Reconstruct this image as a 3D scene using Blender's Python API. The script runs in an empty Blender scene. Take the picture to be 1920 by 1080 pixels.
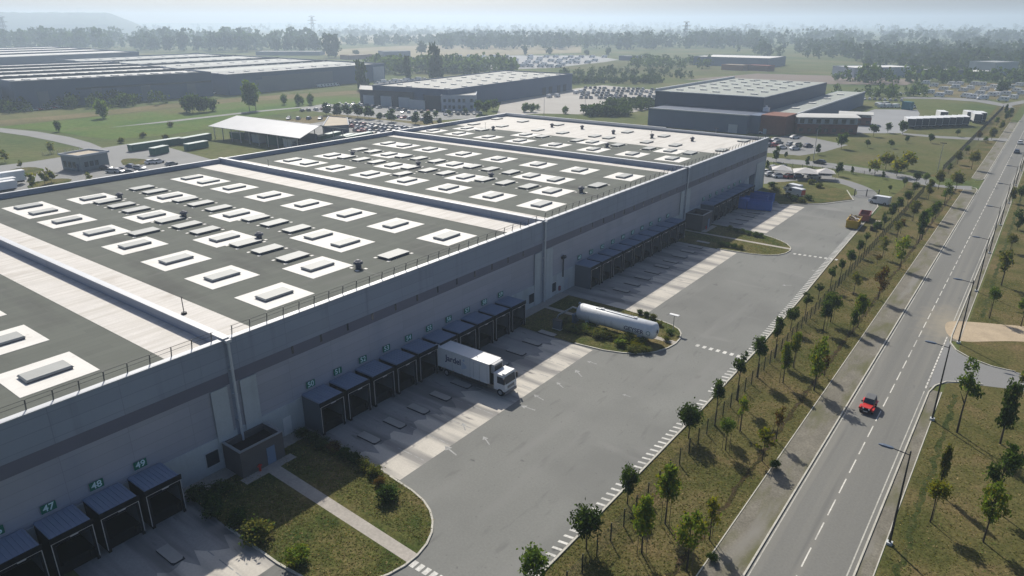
import bpy, math, random
import numpy as np
from mathutils import Vector, Matrix
R = math.radians
random.seed(11)
SC = bpy.context.scene
COL = SC.collection

# ------------------------------------------------------------------ camera, sky, sun, exposure
CAM_H = 45.0
FPX, YH, XV = 1320.0, 41.0, 2024.0
PITCH = math.atan((540 - YH) / FPX)
YAW = math.atan((XV - 960) / math.hypot(FPX, 540 - YH))
cam = bpy.data.cameras.new("camera")
cam.sensor_width = 36.0
cam.lens = FPX / 1920 * 36.0
cam.clip_start = 0.5
cam.clip_end = 40000
cam_ob = bpy.data.objects.new("camera", cam)
cam_ob.location = (0, 0, CAM_H)
cam_ob.rotation_euler = (math.pi / 2 - PITCH, 0, YAW)
COL.objects.link(cam_ob)
SC.camera = cam_ob

SUN_EL, SUN_AZ = R(40.5), R(-50.0)          # azimuth clockwise from +Y
world = bpy.data.worlds.new("World")
SC.world = world
world.use_nodes = True
wn = world.node_tree.nodes
bg = wn["Background"]
sky = wn.new("ShaderNodeTexSky")
sky.sky_type = 'NISHITA'
sky.sun_disc = False
sky.sun_elevation = SUN_EL
sky.sun_rotation = SUN_AZ
sky.altitude = 100
sky.air_density = 0.75
sky.dust_density = 3.0
sky.ozone_density = 4.5
world.node_tree.links.new(sky.outputs[0], bg.inputs[0])
bg.inputs[1].default_value = 0.09
sun = bpy.data.lights.new("sun", 'SUN')
sun.energy = 5.0
sun.angle = R(0.6)
sun.color = (1.0, 0.945, 0.845)
sun_ob = bpy.data.objects.new("sun", sun)
sdir = Vector((math.sin(SUN_AZ) * math.cos(SUN_EL), math.cos(SUN_AZ) * math.cos(SUN_EL), math.sin(SUN_EL)))
sun_ob.rotation_euler = sdir.to_track_quat('Z', 'Y').to_euler()
sun_ob.location = (0, 0, 90)
COL.objects.link(sun_ob)
SC.view_settings.view_transform = 'Standard'
SC.view_settings.look = 'None'
SC.view_settings.exposure = 0.1
SC.view_settings.gamma = 1.0
SC.render.film_transparent = False
try:
    SC.cycles.volume_bounces = 3
    SC.cycles.max_bounces = 6
    SC.cycles.use_denoising = True
except Exception:
    pass

# ------------------------------------------------------------------ survey: photo reading -> point on the ground
def ray(x, y):
    u, v = x - 960, 540 - y
    fw = FPX * math.cos(PITCH) + v * math.sin(PITCH)
    up = -FPX * math.sin(PITCH) + v * math.cos(PITCH)
    return (-math.sin(YAW) * fw + math.cos(YAW) * u, math.cos(YAW) * fw + math.sin(YAW) * u, up)
def at(x, y, z=0.0):
    d = ray(x, y); t = (z - CAM_H) / d[2]
    return (d[0] * t, d[1] * t)
def row_of(X, Y, Z):
    Z -= CAM_H
    fw = -X * math.sin(YAW) + Y * math.cos(YAW)
    return 540 - FPX * (fw * math.sin(PITCH) + Z * math.cos(PITCH)) / (fw * math.cos(PITCH) - Z * math.sin(PITCH))
def depth_of(X, Y, Z=0.0):
    fw = -X * math.sin(YAW) + Y * math.cos(YAW)
    return fw * math.cos(PITCH) - (Z - CAM_H) * math.sin(PITCH)
def tall(g, ty):
    lo, hi = 0.0, 120.0
    for _ in range(40):
        m = (lo + hi) / 2
        if row_of(g[0], g[1], m) > ty: lo = m
        else: hi = m
    return lo

# ------------------------------------------------------------------ materials
MATS = {}
def mat(name, col, rough=0.8, var=0.12, scale=1.0, metal=0.0, spec=0.3, rnd=0.0, stretch=None, fine=0.0, bump=0.0, dirt=None):
    if name in MATS: return MATS[name]
    m = bpy.data.materials.new(name); m.use_nodes = True
    nt = m.node_tree; N = nt.nodes; L = nt.links
    b = N["Principled BSDF"]
    b.inputs["Roughness"].default_value = rough
    b.inputs["Metallic"].default_value = metal
    b.inputs["Specular IOR Level"].default_value = spec
    geo = N.new("ShaderNodeNewGeometry"); mp = N.new("ShaderNodeMapping")
    L.new(geo.outputs["Position"], mp.inputs[0])
    if stretch: mp.inputs["Scale"].default_value = stretch
    nz = N.new("ShaderNodeTexNoise"); nz.inputs["Scale"].default_value = scale
    nz.inputs["Detail"].default_value = 5; nz.inputs["Roughness"].default_value = 0.6
    L.new(mp.outputs[0], nz.inputs["Vector"])
    rp = N.new("ShaderNodeMapRange"); rp.inputs[1].default_value = 0.28; rp.inputs[2].default_value = 0.72
    rp.inputs[3].default_value = 1 - var; rp.inputs[4].default_value = 1 + var
    L.new(nz.outputs["Fac"], rp.inputs[0])
    fac = rp.outputs[0]
    def mul(a, bb):
        q = N.new("ShaderNodeMath"); q.operation = 'MULTIPLY'
        L.new(a, q.inputs[0]); L.new(bb, q.inputs[1]); return q.outputs[0]
    if fine:
        n2 = N.new("ShaderNodeTexNoise"); n2.inputs["Scale"].default_value = 4.5; n2.inputs["Detail"].default_value = 3
        L.new(geo.outputs["Position"], n2.inputs["Vector"])
        r2 = N.new("ShaderNodeMapRange"); r2.inputs[1].default_value = 0.3; r2.inputs[2].default_value = 0.7
        r2.inputs[3].default_value = 1 - fine; r2.inputs[4].default_value = 1 + fine
        L.new(n2.outputs["Fac"], r2.inputs[0]); fac = mul(fac, r2.outputs[0])
    if rnd:
        oi = N.new("ShaderNodeObjectInfo"); r3 = N.new("ShaderNodeMapRange")
        r3.inputs[3].default_value = 1 - rnd; r3.inputs[4].default_value = 1 + rnd
        L.new(oi.outputs["Random"], r3.inputs[0]); fac = mul(fac, r3.outputs[0])
    vm = N.new("ShaderNodeVectorMath"); vm.operation = 'SCALE'
    vm.inputs[0].default_value = col[:3]; L.new(fac, vm.inputs["Scale"])
    out = vm.outputs[0]
    for dcol, dscale, dlo, dhi, dst in ([dirt] if isinstance(dirt, tuple) else (dirt or [])):
        m2 = N.new("ShaderNodeMapping"); L.new(geo.outputs["Position"], m2.inputs[0])
        if dst: m2.inputs["Scale"].default_value = dst
        n4 = N.new("ShaderNodeTexNoise"); n4.inputs["Scale"].default_value = dscale; n4.inputs["Detail"].default_value = 6
        L.new(m2.outputs[0], n4.inputs["Vector"])
        r4 = N.new("ShaderNodeMapRange"); r4.inputs[1].default_value = dlo; r4.inputs[2].default_value = dhi
        L.new(n4.outputs["Fac"], r4.inputs[0])
        mx = N.new("ShaderNodeMix"); mx.data_type = 'RGBA'
        L.new(r4.outputs[0], mx.inputs[0]); L.new(out, mx.inputs[6]); mx.inputs[7].default_value = (*dcol, 1)
        out = mx.outputs[2]
    L.new(out, b.inputs["Base Color"])
    if bump:
        bp = N.new("ShaderNodeBump"); bp.inputs["Strength"].default_value = bump; bp.inputs["Distance"].default_value = 0.1
        L.new(nz.outputs["Fac"], bp.inputs["Height"]); L.new(bp.outputs[0], b.inputs["Normal"])
    MATS[name] = m
    return m

def panelmat(name, col, w, h, axes, var=.05, seam=.85, msize=.02, rough=.55, spec=.4, dirt=None, offset=0.0):
    """sheet panels laid side by side: slight colour shifts from panel to panel, thin darker seams"""
    m = mat(name, col, rough, .04, .15, spec=spec, dirt=dirt)
    nt = m.node_tree; N = nt.nodes; L = nt.links
    b = N["Principled BSDF"]; src = b.inputs["Base Color"].links[0].from_socket
    geo = N.new("ShaderNodeNewGeometry"); sp = N.new("ShaderNodeSeparateXYZ"); cb = N.new("ShaderNodeCombineXYZ")
    L.new(geo.outputs["Position"], sp.inputs[0])
    L.new(sp.outputs["XYZ".index(axes[0])], cb.inputs[0]); L.new(sp.outputs["XYZ".index(axes[1])], cb.inputs[1])
    br = N.new("ShaderNodeTexBrick"); br.offset = offset; br.inputs["Scale"].default_value = 1
    br.inputs["Brick Width"].default_value = w; br.inputs["Row Height"].default_value = h
    br.inputs["Mortar Size"].default_value = msize; br.inputs["Mortar Smooth"].default_value = .4
    for k_, v in (("Color1",1-var),("Color2",1+var),("Mortar",seam)): br.inputs[k_].default_value = (v,v,v,1)
    L.new(cb.outputs[0], br.inputs["Vector"])
    mx = N.new("ShaderNodeMix"); mx.data_type = 'RGBA'; mx.blend_type = 'MULTIPLY'; mx.inputs[0].default_value = 1
    L.new(src, mx.inputs[6]); L.new(br.outputs["Color"], mx.inputs[7]); L.new(mx.outputs[2], b.inputs["Base Color"])
    return m

def grassmat(name, cols, scale=0.12, fscale=2.2, contrast=0.5):
    """patchy grass: three true colours of turf mixed in patches, fine speckle on top"""
    m = bpy.data.materials.new(name); m.use_nodes = True
    nt = m.node_tree; N = nt.nodes; L = nt.links
    b = N["Principled BSDF"]; b.inputs["Roughness"].default_value = 1.0; b.inputs["Specular IOR Level"].default_value = 0.05
    geo = N.new("ShaderNodeNewGeometry")
    n1 = N.new("ShaderNodeTexNoise"); n1.inputs["Scale"].default_value = scale; n1.inputs["Detail"].default_value = 8; n1.inputs["Roughness"].default_value = 0.68
    L.new(geo.outputs["Position"], n1.inputs["Vector"])
    cr = N.new("ShaderNodeValToRGB"); e = cr.color_ramp.elements
    e[0].position = 0.36; e[0].color = (*cols[0], 1); e[1].position = 0.66; e[1].color = (*cols[2], 1)
    k = e.new(0.5); k.color = (*cols[1], 1)
    L.new(n1.outputs["Fac"], cr.inputs[0])
    n2 = N.new("ShaderNodeTexNoise"); n2.inputs["Scale"].default_value = fscale; n2.inputs["Detail"].default_value = 6; n2.inputs["Roughness"].default_value = 0.75
    L.new(geo.outputs["Position"], n2.inputs["Vector"])
    r2 = N.new("ShaderNodeMapRange"); r2.inputs[1].default_value = 0.3; r2.inputs[2].default_value = 0.7
    r2.inputs[3].default_value = 1 - contrast; r2.inputs[4].default_value = 1 + contrast
    L.new(n2.outputs["Fac"], r2.inputs[0])
    vm = N.new("ShaderNodeVectorMath"); vm.operation = 'SCALE'
    L.new(cr.outputs[0], vm.inputs[0]); L.new(r2.outputs[0], vm.inputs["Scale"])
    L.new(vm.outputs[0], b.inputs["Base Color"])
    bp = N.new("ShaderNodeBump"); bp.inputs["Strength"].default_value = 0.6; bp.inputs["Distance"].default_value = 0.15
    L.new(n2.outputs["Fac"], bp.inputs["Height"]); L.new(bp.outputs[0], b.inputs["Normal"])
    MATS[name] = m
    return m

def leafmat(name, col, trans=0.35):
    m = bpy.data.materials.new(name); m.use_nodes = True
    nt = m.node_tree; N = nt.nodes; L = nt.links
    N.remove(N["Principled BSDF"])
    geo = N.new("ShaderNodeNewGeometry"); oi = N.new("ShaderNodeObjectInfo")
    nz = N.new("ShaderNodeTexNoise"); nz.inputs["Scale"].default_value = 1.3; nz.inputs["Detail"].default_value = 3
    L.new(geo.outputs["Position"], nz.inputs["Vector"])
    r = N.new("ShaderNodeMapRange"); r.inputs[1].default_value = 0.3; r.inputs[2].default_value = 0.7; r.inputs[3].default_value = 0.6; r.inputs[4].default_value = 1.4
    L.new(nz.outputs["Fac"], r.inputs[0])
    r2 = N.new("ShaderNodeMapRange"); r2.inputs[3].default_value = 0.8; r2.inputs[4].default_value = 1.25
    L.new(oi.outputs["Random"], r2.inputs[0])
    q = N.new("ShaderNodeMath"); q.operation = 'MULTIPLY'; L.new(r.outputs[0], q.inputs[0]); L.new(r2.outputs[0], q.inputs[1])
    vm = N.new("ShaderNodeVectorMath"); vm.operation = 'SCALE'; vm.inputs[0].default_value = col; L.new(q.outputs[0], vm.inputs["Scale"])
    d = N.new("ShaderNodeBsdfDiffuse"); t = N.new("ShaderNodeBsdfTranslucent")
    L.new(vm.outputs[0], d.inputs[0])
    v2 = N.new("ShaderNodeVectorMath"); v2.operation = 'MULTIPLY'; v2.inputs[1].default_value = (1.25, 1.15, 0.5); L.new(vm.outputs[0], v2.inputs[0])
    L.new(v2.outputs[0], t.inputs[0])
    mx = N.new("ShaderNodeMixShader"); mx.inputs[0].default_value = trans
    L.new(d.outputs[0], mx.inputs[1]); L.new(t.outputs[0], mx.inputs[2])
    L.new(mx.outputs[0], N["Material Output"].inputs[0])
    MATS[name] = m
    return m

# ------------------------------------------------------------------ mesh builder
class MB:
    def __init__(s): s.v = []; s.f = []; s.m = []; s.cur = 0
    def add(s, vs, fs):
        o = len(s.v); s.v += vs
        for f in fs: s.f.append([i + o for i in f]); s.m.append(s.cur)
        return s
    def box(s, x0, x1, y0, y1, z0, z1):
        return s.add([(x0,y0,z0),(x1,y0,z0),(x1,y1,z0),(x0,y1,z0),(x0,y0,z1),(x1,y0,z1),(x1,y1,z1),(x0,y1,z1)],
                     [(0,3,2,1),(4,5,6,7),(0,1,5,4),(1,2,6,5),(2,3,7,6),(3,0,4,7)])
    def prism(s, poly, z0, z1):
        a = sum(poly[i][0]*poly[(i+1)%len(poly)][1]-poly[(i+1)%len(poly)][0]*poly[i][1] for i in range(len(poly)))
        if a < 0: poly = poly[::-1]
        n = len(poly)
        return s.add([(p[0],p[1],z0) for p in poly]+[(p[0],p[1],z1) for p in poly],
                     [tuple(range(n-1,-1,-1)), tuple(range(n,2*n))]+[(i,(i+1)%n,n+(i+1)%n,n+i) for i in range(n)])
    def sheet(s, poly, z):
        a = sum(poly[i][0]*poly[(i+1)%len(poly)][1]-poly[(i+1)%len(poly)][0]*poly[i][1] for i in range(len(poly)))
        if a < 0: poly = poly[::-1]
        return s.add([(p[0],p[1],z) for p in poly], [tuple(range(len(poly)))])
    def quad(s, a, b, c, d): return s.add([a,b,c,d], [(0,1,2,3)])
    def tube(s, p0, p1, r0, r1=None, n=8, cap=True):
        r1 = r0 if r1 is None else r1
        p0, p1 = Vector(p0), Vector(p1); d = p1 - p0
        if d.length < 1e-6: return s
        q = d.to_track_quat('Z', 'Y')
        vs = []
        for p, r in ((p0, r0), (p1, r1)):
            for i in range(n):
                a = 2*math.pi*i/n
                vs.append(tuple(p + q @ Vector((math.cos(a)*r, math.sin(a)*r, 0))))
        fs = [(i,(i+1)%n,n+(i+1)%n,n+i) for i in range(n)]
        if cap: fs += [tuple(range(n-1,-1,-1)), tuple(range(n,2*n))]
        return s.add(vs, fs)
    def line(s, pts, w, z0, z1):
        """a strip of width w (a kerb, a low wall) along a polyline"""
        n = len(pts); L_, R_ = [], []
        for i in range(n):
            a = Vector(pts[max(i-1,0)]); b = Vector(pts[min(i+1,n-1)])
            if pts[0] == pts[-1] and i in (0, n-1): a, b = Vector(pts[-2]), Vector(pts[1])
            d = (b - a).normalized(); nn = Vector((-d.y, d.x)) * (w/2)
            p = Vector(pts[i]); L_.append(p+nn); R_.append(p-nn)
        for i in range(n-1):
            vs = [(R_[i].x,R_[i].y,z0),(R_[i+1].x,R_[i+1].y,z0),(L_[i+1].x,L_[i+1].y,z0),(L_[i].x,L_[i].y,z0)]
            vs += [(v[0],v[1],z1) for v in vs]
            s.add(vs, [(4,5,6,7),(0,1,5,4),(2,3,7,6)] + ([(3,0,4,7)] if i==0 else []) + ([(1,2,6,5)] if i==n-2 else []))
        return s
    def ribbon(s, pts, w, z):
        n = len(pts); L_, R_ = [], []
        for i in range(n):
            a = Vector(pts[max(i-1,0)]); b = Vector(pts[min(i+1,n-1)]); d = (b-a).normalized()
            nn = Vector((-d.y,d.x))*(w/2); p = Vector(pts[i]); L_.append(p+nn); R_.append(p-nn)
        for i in range(n-1):
            s.quad((R_[i].x,R_[i].y,z),(R_[i+1].x,R_[i+1].y,z),(L_[i+1].x,L_[i+1].y,z),(L_[i].x,L_[i].y,z))
        return s
    def xf(s, M):
        s.v = [tuple(M @ Vector(p)) for p in s.v]; return s
    def data(s, name, mats):
        me = bpy.data.meshes.new(name); me.from_pydata(s.v, [], s.f)
        for m in (mats if isinstance(mats, (list, tuple)) else [mats]): me.materials.append(m)
        if any(s.m): me.polygons.foreach_set("material_index", s.m)
        me.update(); return me
    def build(s, name, mats, parent=None):
        return link(name, s.data(name, mats), parent)

def link(name, me, parent=None):
    o = bpy.data.objects.new(name, me); COL.objects.link(o)
    if parent is not None: o.parent = parent
    return o
def tag(o, label, cat, group=None):
    o["label"] = label; o["category"] = cat
    if group: o["group"] = group
    return o
def thing(name, label, cat, loc=(0,0,0), rz=0.0, group=None):
    o = bpy.data.objects.new(name, None); COL.objects.link(o)
    o.location = loc; o.rotation_euler = (0,0,rz); o.empty_display_size = 0.5
    return tag(o, label, cat, group)
def struct(o): o["kind"] = "structure"; return o
def stuff(o): o["kind"] = "stuff"; return o
def dup(root, loc, rz=None, label=None, group=None, scale=None):
    r = root.copy(); COL.objects.link(r); r.location = loc
    if rz is not None: r.rotation_euler = (0,0,rz)
    if label: r["label"] = label
    if group: r["group"] = group
    if scale: r.scale = scale
    for ch in list(root.children):
        c = ch.copy(); COL.objects.link(c); c.parent = r
        for g in ch.children:
            d = g.copy(); COL.objects.link(d); d.parent = c
    return r
def smooth(pts, n=2, closed=True):
    for _ in range(n):
        out = []
        m = len(pts)
        for i in range(m if closed else m-1):
            a, b = pts[i], pts[(i+1)%m]
            out += [(a[0]*.75+b[0]*.25, a[1]*.75+b[1]*.25), (a[0]*.25+b[0]*.75, a[1]*.25+b[1]*.75)]
        pts = out if closed else [pts[0]]+out+[pts[-1]]
    return pts
def px(pts, z=0.0): return [at(a, b, z) for a, b in pts]
def text_data(s, size, M, mats, extrude=0.01, bend=None, off=0.014):
    cu = bpy.data.curves.new("lettering", 'FONT'); cu.body = s; cu.size = size; cu.extrude = extrude
    cu.align_x = 'CENTER'; cu.align_y = 'CENTER'; cu.offset = off*size
    ob = bpy.data.objects.new("lettering_source", cu); COL.objects.link(ob)
    dg = bpy.context.evaluated_depsgraph_get()
    me = bpy.data.meshes.new_from_object(ob.evaluated_get(dg))
    bpy.data.objects.remove(ob)
    me.materials.clear(); me.materials.append(mats)
    if bend:
        import bmesh
        bm = bmesh.new(); bm.from_mesh(me)
        for i in range(-6, 7):
            bmesh.ops.bisect_plane(bm, geom=bm.verts[:]+bm.edges[:]+bm.faces[:], plane_co=(0, i*size/12, 0), plane_no=(0,1,0))
        bm.to_mesh(me); bm.free()
        for v in me.vertices: v.co = bend(v.co)
    me.transform(M)
    return me
ORD = ["first","second","third","fourth","fifth","sixth","seventh","eighth","ninth","tenth","eleventh","twelfth","thirteenth","fourteenth","fifteenth","sixteenth","seventeenth","eighteenth","nineteenth","twentieth"]
def nth(i):
    if i < 20: return ORD[i]
    t = ["twenty","thirty","forty","fifty","sixty"][(i+1)//10-2]
    r = (i+1) % 10
    return (t + "-" + ORD[r-1]) if r else {"twenty":"twentieth","thirty":"thirtieth","forty":"fortieth","fifty":"fiftieth","sixty":"sixtieth"}[t]

# palette -----------------------------------------------------------
M_ASPH = mat("asphalt_yard", (.188,.19,.176), .8, .10, .05, spec=.15, fine=.07, dirt=[((.14,.141,.133), .06, .46, .72, None), ((.10,.10,.096), .45, .68, .74, None), ((.205,.205,.192), .35, .54, .8, (1,.12,1)), ((.12,.12,.115), .8, .6, .8, (1,.22,1)), ((.125,.125,.118), 1.6, .66, .74, None), ((.215,.213,.20), .16, .62, .72, (.35,1,1))])
M_ROAD = mat("asphalt_road", (.168,.166,.152), .8, .09, .1, spec=.15, fine=.07, stretch=(1,.12,1), dirt=[((.215,.207,.183), .5, .5, .72, (1,.012,1)), ((.135,.134,.126), .7, .58, .75, (1,.03,1)), ((.12,.12,.115), .25, .66, .7, (1,.4,1))])
M_LANE = mat("asphalt_lane", (.195,.195,.19), .85, .1, .06, fine=.05)
M_CONC = mat("concrete_apron", (.52,.485,.425), .85, .10, .25, fine=.06, dirt=[((.25,.24,.225), .42, .46, .62, (.10,1,1)), ((.52,.48,.41), .5, .6, .75, (.12,1,1)), ((.20,.19,.18), .9, .64, .74, (.3,1,1))])
M_CONCP = mat("concrete_panel", (.50,.525,.53), .85, .08, .3, fine=.04, dirt=((.33,.34,.34), .5, .5, .85, (1,1,.15)))
M_PATH = mat("path_paving", (.36,.33,.29), .9, .12, .4, fine=.12)
M_KERB = mat("kerb_stone", (.46,.44,.38), .85, .15, .6, fine=.1)
M_LINE = mat("line_paint", (.60,.58,.52), .75, .2, 1.2, fine=.15, dirt=((.30,.29,.27), .8, .55, .72, (1,.3,1)))
M_FADE = mat("worn_line_paint", (.30,.30,.29), .75, .25, 1.5, fine=.15)
M_SIDE = mat("pavement_gravel", (.165,.152,.122), .95, .2, .5, fine=.22, dirt=[((.11,.108,.055), .5, .48, .66, (1,.25,1)), ((.20,.19,.165), .3, .6, .7, (1,.2,1))])
M_SAND = mat("sand_track", (.40,.32,.22), .95, .14, .4, fine=.1)
M_CLAD = panelmat("cladding_grey", (.29,.325,.395), 6.0, 1.25, "YZ", .045, .8, .035, dirt=[((.235,.265,.325), .8, .56, .8, (1,1,.04)), ((.33,.36,.42), .1, .6, .75, None)])
M_CLAD2 = panelmat("cladding_taupe", (.385,.385,.43), 6.0, 1.1, "YZ", .05, .8, .03, dirt=((.315,.33,.39), .25, .5, .8, (1,1,.15)))
M_STRIPE = mat("cladding_dark_stripe", (.155,.155,.20), .55, .05, .3, spec=.4)
M_COPE = mat("metal_coping", (.55,.56,.57), .45, .06, .5, spec=.5)
M_ROOF = panelmat("roof_felt_grey", (.134,.142,.124), 8.0, 1.0, "YX", .05, .88, .03, rough=.9, spec=.08, dirt=[((.10,.102,.094), .25, .5, .75, (.25,1,1)), ((.155,.157,.145), .5, .58, .8, (1,.2,1)), ((.085,.085,.08), .12, .63, .7, (.25,1,1))], offset=.5)
M_WHITE = mat("roof_membrane_white", (.70,.68,.635), .7, .05, .4, fine=.03, dirt=[((.64,.615,.57), 1.0, .5, .8, (1,.15,1)), ((.55,.52,.47), .7, .64, .78, None)])
M_STRIP = mat("roof_membrane_strip", (.60,.57,.53), .75, .07, .3, fine=.05, dirt=[((.50,.47,.42), 1.5, .45, .7, (1,.05,1)), ((.42,.38,.33), .5, .6, .8, (.6,.3,1))])
M_SKYL = mat("skylight_dome", (.30,.31,.295), .6, .08, .8, spec=.5)
M_SKYS = mat("skylight_side", (.16,.16,.165), .6, .1, .8)
M_STEEL = mat("galvanised_steel", (.42,.43,.44), .45, .1, 2, metal=.6)
M_DARK = mat("dark_metal", (.035,.036,.04), .5, .1, 2)
M_BLACK = mat("black_rubber", (.008,.008,.010), .9, .1, 2)
M_DOCKR = mat("dock_roof_metal", (.25,.30,.40), .4, .06, .6, spec=.5)
M_DOCKS = mat("dock_side_panel", (.12,.135,.155), .6, .06, .6)
M_TRIM = mat("white_edge_trim", (.55,.52,.50), .6, .05, 1)
M_DOOR = mat("dock_door_panel", (.02,.021,.026), .6, .08, 1)
M_GREEN = mat("sign_green", (.01,.16,.10), .5, .05, 1)
M_SIGNW = mat("sign_white", (.72,.88,.86), .5, .03, 1)
M_GLASS = mat("window_glass", (.03,.04,.055), .15, .15, .8, spec=.6)
M_WPAINT = mat("white_paint", (.72,.72,.71), .4, .04, 1.5, spec=.5)
M_WPAINT2 = mat("white_tank_paint", (.70,.72,.73), .45, .05, .7, spec=.45, dirt=((.5,.51,.51), .9, .55, .85, None))
M_BLUEL = mat("navy_lettering", (.012,.02,.10), .5, .03, 1)
M_BRICK = mat("brick_red", (.20,.085,.06), .9, .14, 1.4)
M_RED = mat("red_paint", (.55,.03,.025), .3, .05, 1, spec=.6)
M_BLUE = mat("blue_container_paint", (.03,.12,.42), .5, .12, .7)
M_YEL = mat("yellow_skip_paint", (.50,.33,.03), .6, .15, .8)
M_GRNP = mat("green_container_paint", (.03,.12,.09), .6, .12, .6)
M_BARK = mat("bark", (.06,.05,.04), .95, .2, 3)
M_WOOD = mat("stake_wood", (.16,.125,.085), .9, .15, 3)
M_BLUEW = mat("wall_blue_grey", (.085,.125,.20), .6, .05, .2)
M_BLUEW2 = mat("wall_slate", (.055,.075,.125), .6, .06, .2)
M_ROOFF = mat("far_roof", (.30,.31,.30), .8, .1, .08)
M_ROOFL = mat("far_roof_light", (.62,.61,.58), .8, .08, .1)
M_BEIGE = mat("beige_roof", (.42,.36,.27), .85, .1, .2)
M_CANOPY = mat("canopy_roof", (.50,.50,.50), .5, .05, .15)
M_LITE = mat("pale_render", (.42,.45,.48), .8, .06, .3)

G_VERGE = grassmat("verge_turf", [(.062,.068,.020),(.102,.093,.034),(.150,.112,.055)], .13, 3.0, .62)
G_ISLE = grassmat("island_turf", [(.045,.065,.017),(.10,.098,.033),(.15,.118,.055)], .16, 3.2, .65)
G_BASE = grassmat("far_turf", [(.065,.095,.03),(.10,.115,.04),(.15,.135,.065)], .012, .35, .25)
G_MEAD = grassmat("meadow_turf", [(.06,.11,.022),(.09,.135,.028),(.12,.118,.045)], .022, .4, .25)
G_LAWN = grassmat("lawn_turf", [(.07,.085,.03),(.10,.105,.04),(.13,.115,.055)], .03, .6, .25)
G_DRY = grassmat("dry_turf", [(.10,.10,.045),(.145,.125,.06),(.19,.15,.085)], .03, .6, .3)
G_STUB = grassmat("stubble_field", [(.23,.20,.12),(.28,.24,.15),(.32,.27,.19)], .006, .1, .15)
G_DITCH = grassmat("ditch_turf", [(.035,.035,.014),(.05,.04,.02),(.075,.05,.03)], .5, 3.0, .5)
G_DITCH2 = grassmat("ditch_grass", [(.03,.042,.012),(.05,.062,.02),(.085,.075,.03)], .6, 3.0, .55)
L_DARK = leafmat("leaf_dark", (.045,.08,.024), .4)
L_MID = leafmat("leaf_mid", (.085,.14,.035), .45)
L_BRIGHT = leafmat("leaf_bright", (.12,.18,.03), .5)
L_YEL = leafmat("leaf_yellow", (.20,.20,.02), .5)
L_OLIVE = leafmat("leaf_olive", (.15,.155,.045), .45)
L_RUST = leafmat("leaf_rust", (.11,.065,.022), .4)
L_FAR = leafmat("leaf_far", (.05,.078,.035), .25)

# ================================================================== THE SETTING
g = MB(); S_ = 30000
for i in range(1): g.sheet([(-S_,-S_),(S_,-S_),(S_,S_),(-S_,S_)], 0.0)
struct(g.build("ground", G_BASE))
def area(name, pts, m, z): return struct(MB().sheet(pts, z).build(name, m))

# near turf of the two verges
area("verge", [(-27.3,20),(-27.4,100),(-29.4,142),(-30.7,176),(-30.7,240),(-16.3,240),(-16.3,20)], G_VERGE, .012)
area("verge", [(-27.0,252),(-27,520),(-16.3,520),(-16.3,252)], G_VERGE, .012)
area("verge", [(-3.9,20),(-3.9,320),(40,320),(40,20)], G_VERGE, .012)
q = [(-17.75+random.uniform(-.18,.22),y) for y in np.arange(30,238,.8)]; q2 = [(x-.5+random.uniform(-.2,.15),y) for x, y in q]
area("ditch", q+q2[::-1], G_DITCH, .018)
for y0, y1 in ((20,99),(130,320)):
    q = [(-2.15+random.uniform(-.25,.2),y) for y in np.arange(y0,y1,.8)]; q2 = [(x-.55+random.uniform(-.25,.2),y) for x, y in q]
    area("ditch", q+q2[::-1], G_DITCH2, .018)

# yard
ky = [(-27.1,16),(-27.2,41),(-27.2,75),(-27.5,95),(-28.4,120),(-29.4,142),(-30.6,174),(-31.6,200),(-33.8,208)]
yard = [(-66,16)] + ky + [(-34.2,214.5),(-40.0,209.6),(-43,206.5),(-46,199),(-51.5,196),(-55,190),(-63,200),(-66,200)]
area("yard", yard, M_ASPH, .016)
area("service_lane", smooth(px([(1598,372),(1645,370),(1644,360),(1625,350),(1590,338),(1555,331),(1500,325),(1440,322),(1440,340),(1500,338),(1560,340),(1595,350),(1610,360)]),1), M_LANE, .02)
# concrete apron in front of the docks (three bays) and the walk along the wall
for y0, y1 in ((16,27.3),(42.4,81.6),(98.2,139.6),(158,188)):
    area("concrete_apron", [(-63.4,y0),(-46.7,y0),(-46.7,y1),(-63.4,y1)], M_CONC, .022)
M_CONCD = mat("dock_concrete_shade_rubber", (.29,.285,.275), .9, .12, .25, fine=.07, dirt=[((.17,.168,.165), .42, .44, .62, (.10,1,1)), ((.36,.35,.33), .5, .6, .75, (.12,1,1)), ((.12,.118,.115), .9, .62, .74, (.3,1,1))])  # warehouse shade painted into a darker concrete, along with tyre rubber
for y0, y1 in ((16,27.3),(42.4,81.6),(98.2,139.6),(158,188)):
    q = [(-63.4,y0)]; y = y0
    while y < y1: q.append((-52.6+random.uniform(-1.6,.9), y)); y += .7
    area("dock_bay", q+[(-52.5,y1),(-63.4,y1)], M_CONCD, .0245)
area("wall_path", [(-63.4,27.3),(-61.2,27.3),(-61.2,42.4),(-63.4,42.4)], M_PATH, .13)
area("wall_path", [(-63.4,82),(-61.4,82),(-61.4,98.2),(-63.4,98.2)], M_PATH, .13)

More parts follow.
